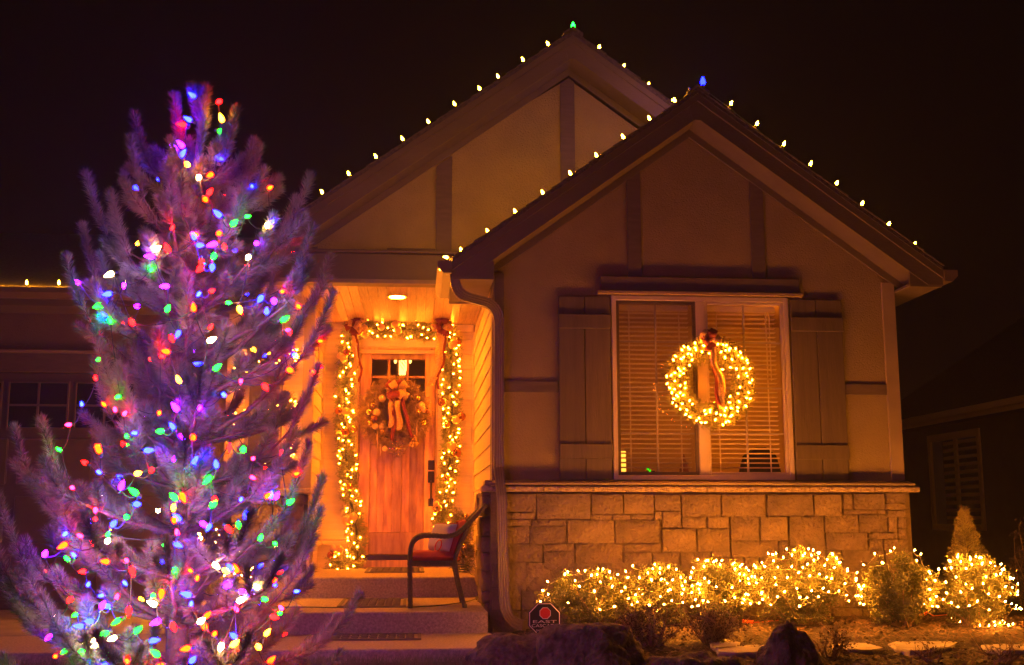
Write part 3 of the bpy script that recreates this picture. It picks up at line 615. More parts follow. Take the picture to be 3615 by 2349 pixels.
for q in range(3):
    for r in range(6): 
        w = (GD1-GD0)/6; MB().bbox(GD0+r*w+.05, GD0+(r+1)*w-.05, GY+.05, GY+.069, zs[q]+.06, zs[q+1]-.05, .015).build('raised_panel', M['garage'], gd)
    MB().box(GD0, GD1, GY+.06, GY+.069, zs[q+1]-.012, zs[q+1]-.006).build('panel_joint', M['garage'], gd)
x = PY(20, 1400, GY).x-PW*9; 
while x < GD1-PW-.02:
    if x > GD0+.05:
        wn = MB(); f_ = .02; y0, y1 = GY+.045, GY+.069
        wn.bbox(x, x+f_, y0, y1, wz0-f_, wz1+f_, .003); wn.bbox(x+PW-.075, x+PW-.075+f_, y0, y1, wz0-f_, wz1+f_, .003); wn.bbox(x+f_, x+PW-.075, y0, y1, wz1, wz1+f_, .003); wn.bbox(x+f_, x+PW-.075, y0, y1, wz0-f_, wz0, .003)
        wn.bbox(x+f_, x+PW-.075, y0+.004, y1, (wz0+wz1)/2-.011, (wz0+wz1)/2+.011, .002); xmm = x+(PW-.055)/2; wn.bbox(xmm-.012, xmm+.012, y0+.005, y1, wz0, wz1, .002)
        w_ = wn.build('window_frame', M['garage'], gd)
        MB().box(x+f_-.004, x+PW-.071, GY+.060, GY+.066, wz0-.004, wz1+.004).build('pane', M['garage_glass'], gd)
    x += PW
ez = PY(105, 1012, GY-.45).z
MB().bbox(-9.6, -1.7, GY-.45, GY-.42, ez-.20, ez-.03, .004).build('garage_fascia', M['fascia'], house)
MB().bbox(-9.6, -1.7, GY-.418, GY, ez-.20, ez-.175, .003).build('garage_soffit', M['soffit'], house)
MB().prism([(GY-.452, ez-.03), (GY-.452, ez-.13), (GY-.52, ez-.13), (GY-.57, ez-.08), (GY-.57, ez-.03), (GY-.563, ez-.03), (GY-.563, ez-.077), (GY-.517, ez-.123), (GY-.459, ez-.123), (GY-.459, ez-.03)], 'x', -9.6, -1.72).build('garage_gutter', M['gutter'], house)
MB().prism([(GY-.46, ez-.025), (GY-.46, ez+.005), (GY+5, ez+1.9), (GY+5, ez+1.87)], 'x', -9.6, -1.74).build('garage_roof', M['roof'], house)
# recessed porch lamp
ll = thing('porch_downlight', 'round recessed downlight glowing in the wooden porch ceiling', 'ceiling light', (LX, LY, ZT))
MB().lathe([(.082, -.006), (.108, -.010), (.108, -.003), (.082, -.003)], 28, (LX, LY, ZT-.004)).build('trim_ring', M['siding'], ll, smooth=False)
MB().lathe([(.081, 0), (.079, .002)], 28, (LX, LY, ZT-.012)).build('lens', emit('downlight_glow', (1, .235, .003), 760), ll)

# =================================================================== NEIGHBOUR HOUSE
nb = thing('neighbour_house', 'dark neighbouring house with a tan fascia and one shuttered window', 'house', (11, 19, 0))
NX = 9.2
b = MB(); wy0, wy1, nz0, nz1 = 17.93, 19.62, .80, 2.24
for ya, yb, za, zb in ((10.5, wy0, -.1, 2.62), (wy1, 26, -.1, 2.62), (wy0, wy1, -.1, nz0), (wy0, wy1, nz1, 2.62)): b.add([(NX, ya, za), (NX, yb, za), (NX, yb, zb), (NX, ya, zb)], [(0, 1, 2, 3)])
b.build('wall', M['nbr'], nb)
MB().box(NX+.02, NX+.4, wy0, wy1, nz0, nz1).build('window_recess', M['black'], nb) if False else None
b = MB(); b.bbox(NX-.03, NX+.02, wy0-.10, wy0, nz0-.1, nz1+.12, .004); b.bbox(NX-.03, NX+.02, wy1, wy1+.10, nz0-.1, nz1+.12, .004); b.bbox(NX-.028, NX+.018, wy0, wy1, nz1, nz1+.12, .004); b.bbox(NX-.04, NX+.018, wy0, wy1, nz0-.1, nz0, .004)
nwf = b.build('window', M['nbr_trim'], nb)
MB().box(NX+.20, NX+.22, wy0, wy1, nz0, nz1).build('backing', M['dark'], nwf); MB().box(NX+.01, NX+.014, wy0, wy1, nz0, nz1).build('pane', M['glass'], nwf)
MB().bbox(NX+.03, NX+.06, 18.74, 18.86, nz0, nz1, .003).build('shutter_stile', M['nbr_trim'], nwf)
z = nz0+.08
while z < nz1-.04:
    for ya, yb in ((wy0+.03, 18.735), (18.865, wy1-.35)): MB().bbox(NX+.04, NX+.06, ya, yb, z, z+.055, .003).build('louver', M['nbr_trim'], nwf)
    z += .128
MB().bbox(8.86, 8.90, 9.5, 26.5, 2.50, 2.66, .004).build('fascia', M['nbr_trim'], nb); MB().bbox(8.79, 8.858, 9.5, 26.5, 2.57, 2.67, .004).build('gutter', M['nbr_trim'], nb); MB().bbox(8.902, 9.2, 9.5, 26.5, 2.50, 2.53, .003).build('soffit', M['nbr'], nb)
MB().prism([(8.84, 2.68), (15, 6.66), (15, 6.60), (8.84, 2.63)], 'y', 9.5, 21.9).build('roof', M['roof'], nb)

# =================================================================== PINE TREE
TY = 6.5
tpx = [(612, 2600), (625, 2349), (636, 1900), (640, 1450), (660, 1100), (677, 819), (705, 520), (724, 345)]
tpts = [PY(x, y, TY) for x, y in tpx]
tree = thing('pine_tree', 'bushy young pine on the lawn hung with coloured lights', 'tree', (tpts[0].x, TY, -.1))
tb = MB(); pts = [Vector((tpts[0].x, TY, -.12))]+tpts[1:]
dense = []
for i in range(len(pts)-1):
    for q in range(4): dense.append(pts[i].lerp(pts[i+1], q/4))
dense.append(pts[-1]); nT = len(dense)
tb.tube(dense, [.062*(1-i/nT)**.8+.008 for i in range(nT)], 10); tb.build('trunk', M['bark'], tree, smooth=True)
def trunk_at(z):
    for i in range(len(dense)-1):
        if dense[i+1].z >= z: a, c = dense[i], dense[i+1]; return a.lerp(c, (z-a.z)/max(1e-6, c.z-a.z))
    return dense[-1].copy()
NB = []; ND = []; NL = []; limbs = MB()
def shoot(p0, d, L, n, nl=.064, curl=.35, fan=1.0):
    n = int(n*2.8)
    """bottle-brush shoot: stem curving upward with needles"""
    p0 = np.array(p0); d = unit(np.array(d, float)); pts = [p0]; dd = d.copy()
    for k in range(5): dd = unit(dd+np.array([0, 0, curl/5])); pts.append(pts[-1]+dd*L/5)
    limbs.tube([tuple(p) for p in pts], [.0062, .0058, .005, .0045, .004, .002], 5)
    P = np.array(pts); t = np.where(rng.random(n) < .16, 4.75+rng.random(n)*.24, rng.beta(1.1, 1.0, n)*4.99); i = t.astype(int); fr = (t-i)[:, None]
    base = P[i]*(1-fr)+P[np.minimum(i+1, 5)]*fr; ax = unit(P[np.minimum(i+1, 5)]-P[i])
    rad = unit(np.cross(ax, rng.normal(size=(n, 3)))); a = np.abs(rng.normal(.78, .24, n))*fan*np.where(t > 4.75, rng.uniform(.2, 1.15, n), 1)
    dv = unit(ax*np.cos(a)[:, None]+rad*np.sin(a)[:, None]+np.array([0, 0, .05])); NB.append(base); ND.append(dv); NL.append(nl*rng.uniform(.7, 1.12, n))
ENV = [(225, 455, 505), (300, 425, 535), (380, 335, 580), (450, 230, 660), (520, 215, 700), (600, 200, 735), (680, 205, 745), (760, 215, 740), (860, 255, 725), (950, 200, 700), (1020, 90, 690), (1120, 40, 700), (1200, 10, 725), (1300, 30, 715), (1400, 110, 735), (1500, 140, 690), (1620, 150, 690)]
EL = np.array([[PY(l*K, y*K, TY).z, PY(l*K, y*K, TY).x, PY(r*K, y*K, TY).x] for y, l, r in ENV])[::-1]
def env(z): return np.interp(z, EL[:, 0], EL[:, 1]), np.interp(z, EL[:, 0], EL[:, 2])
def limb(p0, tip, nside, L, n):
    p0 = Vector(p0); tip = Vector(tip); h = Vector((tip.x-p0.x, tip.y-p0.y, 0)); seg = []
    for k in range(7): t = k/6; seg.append(p0+h*t+Vector((0, 0, (tip.z-p0.z)*t**1.5))+Vector((random.uniform(-.012, .012), random.uniform(-.012, .012), 0)))
    R0 = .010+.014*min(1, (tip-p0).length/.9); limbs.tube(seg, [R0*(1-.75*k/6) for k in range(7)], 6)
    hd = h.normalized() if h.length > .01 else Vector((0, 0, 1)); sd = Vector((-hd.y, hd.x, 0))
    dend = (seg[-1]-seg[-2]).normalized()+Vector((0, 0, .35)); shoot(seg[-1], dend, L, n, curl=.7)
    for q in range(nside):
        t = .22+.78*(q+random.random()*.8)/nside; k = min(5, int(t*6)); p = seg[k].lerp(seg[k+1], t*6-k); s = 1 if q % 2 else -1
        dv = hd*random.uniform(.4, 1)+sd*s*random.uniform(.3, .9)+Vector((0, 0, random.uniform(.1, .9))); shoot(p, dv, L*random.uniform(.55, .95), int(n*.8))
def zt(y): return PY(650, y*K, TY).z
# branches that make the outline in the picture (tip x, tip y, lateral depth)
tips = [(340, 285, .05), (322, 360, -.1), (228, 430, .12), (288, 485, -.16), (205, 545, .22), (192, 628, -.05), (425, 255, .05), (520, 278, -.06), (582, 368, .05), (688, 438, -.12), (650, 482, .12), (738, 622, .02), (748, 705, -.08), (705, 560, -.22), (560, 345, .12),
        (55, 1022, .05), (130, 1008, -.18), (15, 1165, .1), (8, 1262, -.12), (48, 1345, .06), (150, 1120, -.3), (255, 800, -.15), (640, 950, .1), (692, 1062, -.1), (728, 1140, .05), (722, 1215, -.1), (775, 1385, -.05), (690, 1478, -.2), (250, 862, .2), (705, 880, -.05), (100, 1300, -.3), (135, 1480, -.05), (175, 1390, -.35)]
for (x, y, dy) in tips:
    tp = PY(x*K, y*K, TY+dy); tx = trunk_at(tp.z); r = math.hypot(tp.x-tx.x, dy); L = .27+.12*min(1, r/.6)
    tip = Vector(tp)-Vector((0, 0, L*.78))-Vector((tp.x-tx.x, 0, 0))*.12; z0 = tip.z-.18-.42*r
    limb(trunk_at(max(.05, z0)), tip, 3 if y < 700 else 4, L, 330)
# whorls all round
for wz in np.arange(.12, 2.95, .24):
    l, r = env(wz+.2); tx = trunk_at(wz).x; nb_ = 7 if wz < 1.9 else 5; off = random.uniform(0, 2*PI)
    for k in range(nb_):
        a = off+2*PI*k/nb_+random.uniform(-.25, .25); ca, sa = math.cos(a), math.sin(a)
        R = (r-tx if ca > 0 else tx-l); R = max(.1, (R*abs(ca)+(.5*(r-l))*abs(sa)))*random.uniform(.42, .80)*(1 if wz < 1.9 else .92)
        rise = R*random.uniform(.35, .7) if wz > 1.6 else R*random.uniform(.1, .5); p = trunk_at(wz)
        if 1.05 < wz < 1.75 and ca < -.35: R *= .55        # the thin gap on the left
        tip = Vector((p.x+ca*R, p.y+sa*R, wz+rise)); limb(p, tip, 5 if R > .45 else 3, .21, 260)
for k in range(64): a = k*2.399; shoot(trunk_at(.25+2.5*k/64), (math.cos(a), math.sin(a), random.uniform(.3, 1.1)), random.uniform(.14, .24), 230)
for k in range(4): shoot(trunk_at(2.9+.1*k), (random.uniform(-.5, .5), random.uniform(-.5, .5), 1), .22, 260)
shoot(dense[-2], (.05, 0, 1), .12, 260)
NBa, NDa, NLa = np.concatenate(NB), np.concatenate(ND), np.concatenate(NL)
V = needle_tris(NBa, NDa, NLa, np.full(len(NBa), .0042))
limbs.build('limbs', M['bark'], tree, smooth=True)
link('crown', rawmesh('crown', V, np.arange(len(V)).reshape(-1, 3), M['needle']), tree)
print('needles', len(NBa))
# ------------------------------------------------------------------ tree lights
T1 = "1335,183,B 1487,215,R 1270,372,R 1308,345,B 1520,350,Y 1255,525,P 1207,545,P 1230,590,B 1262,635,Y 1480,583,B 1360,718,W 1450,705,O 1490,410,G 1395,868,O 1420,845,R 1510,998,B 1580,1055,G 1500,1105,O 1350,1125,O 1335,1155,B 1340,1190,B 1475,1178,P 1745,1180,P 1055,1225,W 1050,1268,P 1152,1240,R 1375,1290,R 1380,1335,R 1455,1280,G 1450,1325,B 1700,1265,W 775,1380,W 545,1455,P 762,1520,B 1150,1470,P"
T1s = "1535,1218,R 845,1452,P 1025,1360,G 1170,1085,R 1830,805,O 1720,783,B 1850,1040,B 1825,1075,W 1677,997,G 1975,1460,B 1922,1507,O"
T2 = "705,243,G 1135,285,G 1630,258,Y 1790,185,B 1868,205,P 1820,305,B 1918,355,G 908,380,R 1165,455,R 1225,425,B 1155,567,O 1420,495,W 1380,655,B 1460,688,G 1230,775,Y 1215,968,P 1188,1090,B 1110,1105,G 1265,1165,P 1308,1140,O 987,1240,B 1570,1195,R 1660,1245,G 1915,1262,R 1318,1328,B 1478,1355,B 1030,1380,R 683,1255,O 925,1400,Y 1440,1415,G 1800,790,R 1965,685,O 1325,285,O"
T2s = "755,370,G 730,317,B 668,450,K 1095,592,R 1430,410,R 685,612,G 655,758,R 820,868,G 718,935,O 560,937,B 485,1062,K 787,972,K 843,998,K 1085,990,O 865,1138,G 935,1120,B 1725,1298,K 1255,1360,G 415,1240,G 683,1205,O 500,1497,K 685,1392,B 1712,1417,K 2013,1402,O 2000,590,B 1645,755,K 1522,850,B 2045,265,O 1953,418,K 1985,427,R 2175,493,O 2178,668,R 2127,700,O 1368,160,B 1435,155,R 1545,230,G 1365,935,P 1185,1310,P 1215,1285,P"
T3 = "820,345,P 940,378,G 1237,372,O 1205,410,G 1190,450,Y 918,445,B 865,537,G 762,595,B 1230,555,B 1195,540,O 1370,570,P 1435,585,B 1440,460,G 1465,427,R 1685,495,B 1848,408,B 1880,408,P 1815,400,O 1965,440,G 1190,712,B 1625,572,G 1545,600,R 725,707,W 658,728,R 455,715,O 300,800,P 743,840,O 895,873,R 1195,888,G 1460,850,W 1525,890,Y 1583,893,B 1620,910,O 490,1087,R 1105,1030,O 1068,1135,W 1303,1068,B 690,1155,P 755,1143,B 880,1150,R 820,1230,G 1093,1240,P 1175,1260,R 570,1278,B 635,1245,B 370,1210,W 350,1342,P 920,1320,G 1355,1255,W 1400,1220,O 1405,1295,O 740,1320,G 675,1360,W 680,1390,W 795,1352,W 1025,1380,B 1085,1480,G 1297,1425,O 1515,1400,W 1580,1415,Y 1608,1355,B 1625,1110,W 1635,1040,P 1535,1005,P 1735,1005,W 1855,1210,R 1810,1340,Y 1755,1410,Y 1830,1530,O 1300,1525,B 765,1500,G 465,1430,G 710,1530,B 1115,1545,O"
T3s = "650,475,K 655,548,R 1650,405,B 458,637,B 562,668,K 740,645,G 1213,655,K 1135,732,G 468,828,G 515,805,B 312,910,O 583,905,R 867,838,K 1105,850,B 1055,822,R 1307,905,O 1350,937,O 1143,970,R 842,973,B 605,985,B 707,1065,B 795,1093,K 1040,1077,G 1305,1137,B 525,1192,G 1885,950,O 1900,920,R 1880,1000,B 1605,1150,K 1690,1072,B 1790,1092,G 1928,1165,K 2010,1042,B 1460,1340,O 1615,1448,R 580,1405,W 580,1440,G 380,1487,O 870,1525,O 1772,690,G 1885,718,G"
def parse(s, oy): return [(float(a)*.5172, oy+float(c)*.5172, k) for a, c, k in (q.split(',') for q in s.split())]
big = parse(T1, 250)+parse(T2, 950)+parse(T3, 1550); sml = parse(T1s, 250)+parse(T2s, 950)+parse(T3s, 1550)
def hull(x, y, deep):
    q = PY(x, y, TY); l, r = env(q.z); c = (l+r)/2; hw = (r-l)/2; u = max(-1, min(1, (q.x-c)/max(.05, hw))); dep = min(hw, .75)*math.sqrt(max(0, 1-u*u)); return PY(x, y, TY-dep*deep), u
def chain(pts):
    left = list(range(len(pts))); cur = max(left, key=lambda i: pts[i].z); order = [cur]; left.remove(cur)
    while left: cur = min(left, key=lambda i: (pts[i]-pts[order[-1]]).length+.6*max(0, pts[i].z-pts[order[-1]].z)); order.append(cur); left.remove(cur)
    return order
def wire_through(pts, r, sag=.03, lim=.5):
    b = MB(); seg = []
    for i in range(len(pts)-1):
        a, c = pts[i], pts[i+1]
        if (c-a).length > lim:
            if len(seg) > 1: b.tube(seg, r, 5, True)
            seg = []; continue
        for q in range(4): t = q/4; seg.append(a.lerp(c, t)-Vector((0, 0, sag*4*t*(1-t)))+Vector((0, .012*math.sin(t*PI), 0)))
    seg.append(pts[-1])
    if len(seg) > 1: b.tube(seg, r, 5, True)
    return b
for nm, lst, meshes, lab, deep in (('bulb_light_string', big, BIG, 'string of large faceted multicoloured bulbs wound through the pine', .80), ('mini_light_string', sml, SML, 'string of small pointed multicoloured bulbs looped over the pine', .76)):
    st = thing(nm, lab, 'string lights', (tpts[0].x, TY, 0)); pos = []
    for (x, y, c) in lst:
        p, u = hull(x, y, deep+random.uniform(-.12, .05)); pos.append(p)
        d = Vector((u*.5+random.uniform(-.8, .8), -.35+random.uniform(-.4, .3), random.uniform(-.7, .8)))
        add_bulb(meshes[c], p, d, st, random.uniform(.9, 1.1))
    for k in range(34 if nm[0] == 'b' else 24):      # the far side of the tree
        z = random.uniform(.2, 3.0); l, r = env(z); a = random.uniform(.1*PI, .9*PI); c = (l+r)/2; hw = (r-l)/2*.85
        p = Vector((c+math.cos(a)*hw, TY+math.sin(a)*hw, z)); pos.append(p); add_bulb(meshes[random.choice('BPRGOYWB')], p, (math.cos(a), math.sin(a), random.uniform(-.6, .6)), st)
    od = chain(pos); wire_through([pos[i] for i in od], .0032 if nm[0] == 'b' else .0022).build('cord', M['wire'], st)

# =================================================================== EAVE LIGHTS
def eave_string(nm, lab, spec, Y, lift=0):
    pos = [(PY(x*K, y*K, Y)+Vector((0, 0, lift+(.028*(x-1640)/500 if x > 1640 else 0))), d, me) for x, y, d, me in spec]; st = thing(nm, lab, 'string lights', pos[0][0]); 
    for p, d, me in pos: add_bulb(me, p-Vector(d).normalized()*.02, d, st)
    b = MB(); pp = [p-Vector(d).normalized()*.048 for p, d, me in pos]; seg = []
    for i in range(len(pp)-1):
        for q in range(4): t = q/4; seg.append(pp[i].lerp(pp[i+1], t)-Vector((0, 0, .006*4*t*(1-t))))
    seg.append(pp[-1]); b.tube(seg, .004, 5).build('cord', M['wire'], st)
    for p, d, me in pos: q = p-Vector(d).normalized()*.05; MB().bbox(q.x-.012, q.x+.012, q.y-.006, q.y+.035, q.z-.03, q.z+.004, .002).build('clip', M['whitewire'], st)
    return st
ul, ur = (-.45, -.1, 1), (.45, -.1, 1)
eave_string('eave_light_string', 'string of yellow bulbs with one green bulb along the taller gable', [(x, y, ul, EAVE) for x, y in ((748, 449), (810, 406), (873, 366), (935, 325), (995, 285), (1056, 244), (1114, 208), (1157, 180), (1215, 141), (1273, 104))]+[(1332, 66, (0, 0, 1), EAVE_G)]+[(x, y, ur, EAVE) for x, y in ((1393, 112), (1450, 156), (1507, 199), (1561, 239))], YR+.03, .012)
eave_string('eave_light_string', 'string of yellow bulbs with one blue bulb along the lower front gable', [(1027, 637, (-1, -.2, .1), EAVE), (1029, 622, (-1, -.2, .1), EAVE), (1036, 607, (-1, -.2, .1), EAVE)]+[(x, y, ul, EAVE) for x, y in ((1072, 590), (1133, 546), (1197, 500), (1261, 456), (1325, 411), (1386, 369), (1448, 326), (1509, 283), (1568, 241))]+[(1604, 219, ul, EAVE_OFF), (1634, 201, (0, 0, 1), EAVE_B)]+[(x, y, ur, EAVE) for x, y in ((1700, 249), (1760, 297), (1823, 345), (1885, 392), (1946, 438), (2005, 486), (2067, 535), (2127, 583))], YF+.01, .034)
eave_string('eave_light_string', 'string of yellow bulbs along the gutter of the garage', [(-75*q+66-4, 657, (0, -.3, 1), EAVE) for q in range(8, -2, -1)]+[(216, 658, (0, -.3, 1), EAVE), (291, 659, (0, -.3, 1), EAVE)], GY-.56)
# =================================================================== GREENERY HELPERS
def path_pts(pts, step=.02):
    out = []
    for i in range(len(pts)-1):
        a, c = Vector(pts[i]), Vector(pts[i+1]); n = max(1, int((c-a).length/step))
        for q in range(n): out.append(a.lerp(c, q/n))
    out.append(Vector(pts[-1])); return out
def sprig_cloud(path, R, n, nneed=14, sl=.07, nl=.028, flat=1.0, back=None):
    """twiglets with needles spread round a path; returns verts of triangles"""
    P = np.array([tuple(p) for p in path]); i = rng.integers(0, len(P)-1, n); ax = unit(P[np.minimum(i+3, len(P)-1)]-P[np.maximum(i-3, 0)])
    rad = unit(np.cross(ax, rng.normal(size=(n, 3)))); 
    if back is not None: rad[:, 1] = np.where(rad[:, 1] > 0, rad[:, 1]*back, rad[:, 1]); rad = unit(rad)
    st = P[i]+rad*(R*rng.uniform(.05, .5, n))[:, None]; d = unit(rad+ax*rng.normal(0, .7, n)[:, None]+rng.normal(0, .25, (n, 3)))
    t = rng.uniform(0, 1, (n, nneed)); base = (st[:, None, :]+d[:, None, :]*(t*sl*rng.uniform(.6, 1.2, (n, 1)))[:, :, None]).reshape(-1, 3); dd = np.repeat(d, nneed, 0)
    nd = unit(dd*.75+unit(np.cross(dd, rng.normal(size=dd.shape)))*.8); return needle_tris(base, nd, nl*rng.uniform(.7, 1.2, len(base)), np.full(len(base), .0056))
def ball(name, c, r, m, parent): 
    b = MB(); prof = [(r*math.sin(PI*k/9)+1e-5, -r*math.cos(PI*k/9)) for k in range(10)]; b.lathe(prof, 14, c); b.lathe([(r*.22, 0), (r*.22, r*.22)], 8, (c[0], c[1], c[2]+r*.97)); return b.build(name, m, parent, smooth=True)
def bow(c, size, parent, seed, tails=(), facing=Vector((0, -1, 0)), nl=14):
    rr = random.Random(seed); c = Vector(c); up = Vector((0, 0, 1)); rt = facing.cross(up) * -1
    for k in range(nl):
        a = 2.399*k+rr.uniform(-.3, .3); el = rr.choice((.12, .5, .95))+rr.uniform(-.1, .15); o = (rt*math.cos(a)+up*math.sin(a))*math.cos(el)+facing*math.sin(el); o.normalize()
        side = o.cross(facing); side = side.normalized() if side.length > .1 else rt; nrm = side.cross(o).normalized(); L = size*rr.uniform(.7, 1.05); w = size*.62
        pts = [c+o*(L*t)+nrm*(L*.26*math.sin(2*PI*u)) for u in [q/12 for q in range(13)] for t in [math.sin(PI*u)]]
        pts = [c+o*(L*math.sin(PI*u))+nrm*(L*.30*math.sin(2*PI*u)*(.6+.4*math.sin(PI*u))) for u in [q/14 for q in range(15)]]
        MB().ribbon(pts, side, [w*(.35+.65*math.sin(PI*q/14)) for q in range(15)], .003).build('bow_loop', M['velvet'] if k % 5 in (1, 2) or k % 7 == 3 else M['goldrib'], parent, smooth=True)
    for (pts, w, m) in tails:
        P = path_pts(pts, .04); n = len(P); P = [p+Vector((.010*math.sin(q*.9+seed), -.014*abs(math.sin(q*.7)), 0)) for q, p in enumerate(P)]
        wd = [Vector((math.cos(.5*math.sin(q*.5+seed)), -math.sin(.5*math.sin(q*.5+seed)), 0)) for q in range(n)]
        MB().ribbon(P, wd, w, .003).build('ribbon_tail', m, parent, smooth=True)
def mini_on_path(path, R, n, parent, me=MINI, front=True, seed=1, jitter=.0):
    rr = random.Random(seed); P = path; pos = []
    for k in range(n):
        i = int((k+rr.uniform(.1, .9))/n*(len(P)-1)); ax = (P[min(i+3, len(P)-1)]-P[max(0, i-3)]).normalized(); a = rr.uniform(-1.5, 1.5)
        f = Vector((0, -1, 0)); s = ax.cross(f).normalized(); o = f*math.cos(a)+s*math.sin(a); p = P[i]+o*R*rr.uniform(.78, 1.05); pos.append(p)
        add_bulb(me, p, o*.5+Vector((rr.uniform(-1, 1), rr.uniform(-.6, .2), rr.uniform(-1, 1))), parent, rr.uniform(.9, 1.15))
    return pos
# ------------------------------------------------------------------ door garland
GYD = 13.05
gp = [PY(x, y, GYD) for x, y in ((1262, 1975), (1260, 1900), (1238, 1760), (1222, 1600), (1216, 1480), (1222, 1340), (1232, 1230), (1242, 1165), (1270, 1152), (1340, 1162), (1420, 1160), (1500, 1168), (1570, 1158), (1592, 1190), (1592, 1300), (1594, 1430), (1592, 1560), (1580, 1700), (1562, 1820), (1550, 1920), (1545, 1965))]
gp = [Vector((PY(1168, 1985, 12.80).x, 12.80, .43)), Vector((PY(1215, 1990, 12.85).x, 12.86, .43)), Vector((gp[0].x, 12.95, .46))]+[p for p in gp[1:]]
dg = thing('door_garland', 'lit evergreen garland with gold balls framing the front door', 'garland', (DX0, 13.05, .36))
gpath = path_pts(gp, .02); V = sprig_cloud(gpath, .125, 4600, 15, .085, .034, back=.4)
MB().tube(gpath[::4], .018, 5).build('garland_stem', M['wire'], dg)
link('foliage', rawmesh('foliage', V, np.arange(len(V)).reshape(-1, 3), M['garland']), dg)
bp = mini_on_path(gpath, .108, 205, dg, MINI, seed=3); wire_through(bp, .0018, .01, .4).build('cord', M['wire'], dg)
for (x, y, r, m, yy) in ((1346, 1155, .042, 'goldmat', 12.93), (1286, 1160, .044, 'goldmat', 12.93), (1290, 1185, .035, 'goldmat', 12.92), (1396, 1147, .047, 'goldmat', 12.93), (1405, 1168, .045, 'goldmat', 12.91), (1213, 1265, .044, 'goldmat', 12.92), (1224, 1245, .042, 'copper', 12.92), (1200, 1257, .037, 'goldmat', 12.94), (1196, 1451, .046, 'copper', 12.94), (1222, 1454, .047, 'goldmat', 12.91), (1219, 1525, .05, 'copper', 12.92), (1250, 1515, .04, 'gold', 12.92), (1224, 1837, .052, 'goldmat', 12.92), (1248, 1826, .046, 'goldmat', 12.92), (1236, 1720, .04, 'gold', 12.92), (1600, 1216, .055, 'goldmat', 12.93), (1617, 1207, .04, 'copper', 12.95), (1630, 1472, .047, 'copper', 12.95), (1608, 1483, .045, 'goldmat', 12.92), (1595, 1575, .055, 'goldmat', 12.92), (1612, 1600, .055, 'copper', 12.94), (1560, 1420, .052, 'copper', 12.92), (1578, 1500, .04, 'gold', 12.91), (1545, 1795, .05, 'gold', 12.92), (1575, 1690, .045, 'gold', 12.91), (1176, 1940, .044, 'goldmat', 12.78), (1199, 1940, .044, 'goldmat', 12.76), (1168, 1960, .042, 'copper', 12.75), (1540, 1780, .035, 'goldmat', 12.9)):
    q = PY(x, y, yy-.02); ball('ornament', (q.x, yy-.02, q.z), r, M[m], dg)
bow(PY(1250, 1150, 12.88), .125, dg, 5, [([PY(1252, 1170, 12.86), PY(1250, 1230, 12.85), PY(1262, 1275, 12.84), PY(1232, 1330, 12.86)], .055, M['goldrib']), ([PY(1256, 1170, 12.85), PY(1262, 1230, 12.85), PY(1275, 1300, 12.86), PY(1268, 1350, 12.88)], .028, M['velvet'])])
bow(PY(1562, 1152, 12.88), .14, dg, 6, [([PY(1556, 1175, 12.85), PY(1550, 1250, 12.84), PY(1545, 1310, 12.85), PY(1522, 1365, 12.88)], .085, M['goldrib']), ([PY(1568, 1175, 12.85), PY(1570, 1260, 12.84), PY(1548, 1330, 12.87), PY(1545, 1375, 12.9)], .03, M['velvet'])])
# ------------------------------------------------------------------ door wreath
wc = PY(1392, 1462, 13.10); dw = thing('door_wreath', 'unlit evergreen wreath with gold ornaments and a red and gold bow on the door', 'wreath', wc)
def ring(c, R, n=160): return [Vector((c.x+R*math.cos(2*PI*k/n), c.y, c.z+R*math.sin(2*PI*k/n))) for k in range(n+1)]
wp = ring(wc, .285); V = sprig_cloud(wp, .16, 2500, 16, .095, .034, back=.25)
link('foliage', rawmesh('foliage', V, np.arange(len(V)).reshape(-1, 3), M['wreath']), dw); MB().tube(wp[::5], .02, 5, False).build('wreath_ring', M['wire'], dw)
bow(PY(1400, 1380, 12.96), .15, dw, 9, [([PY(1385, 1400, 12.93), PY(1380, 1460, 12.92), PY(1380, 1510, 12.93)], .06, M['goldrib']), ([PY(1405, 1400, 12.92), PY(1407, 1460, 12.91), PY(1410, 1520, 12.92)], .065, M['goldrib']), ([PY(1422, 1400, 12.93), PY(1432, 1465, 12.92), PY(1440, 1500, 12.92), PY(1458, 1545, 12.93)], .045, M['velvet']), ([PY(1395, 1420, 12.94), PY(1390, 1500, 12.94), PY(1386, 1555, 12.95)], .045, M['velvet'])], nl=15)
for (x, y, r, m) in ((325, 788, .04, 'gold'), (400, 795, .045, 'goldmat'), (385, 945, .038, 'goldmat'), (453, 948, .034, 'goldmat'), (460, 1000, .03, 'gold'), (887, 725, .045, 'goldmat'), (918, 768, .035, 'goldmat'), (860, 775, .034, 'gold'), (955, 780, .03, 'copper'), (462, 640, .042, 'goldmat'), (815, 1080, .034, 'gold'), (785, 1140, .036, 'gold'), (828, 1140, .032, 'gold'), (380, 850, .038, 'copper'), (362, 715, .028, 'gold'), (850, 640, .03, 'gold'), (915, 905, .034, 'gold'), (335, 910, .032, 'gold'), (490, 1190, .03, 'goldmat')):
    q = PY(1200+x*.32333, 1200+y*.32333, 12.96); ball('ornament', tuple(q), r, M[m], dw)
sn = MB(); q0 = PY(1402, 1585, 12.97)
for k in range(8):
    a = PI*k/4; d = Vector((math.cos(a), 0, math.sin(a))); e2 = Vector((-math.sin(a), 0, math.cos(a)))
    sn.tube([q0, q0+d*.10], [.006, .003], 5)
    for t in (.045, .075): sn.tube([q0+d*t, q0+d*(t+.025)+e2*.025], .003, 4); sn.tube([q0+d*t, q0+d*(t+.025)-e2*.025], .003, 4)
sn.build('snowflake_ornament', M['gold'], dw)
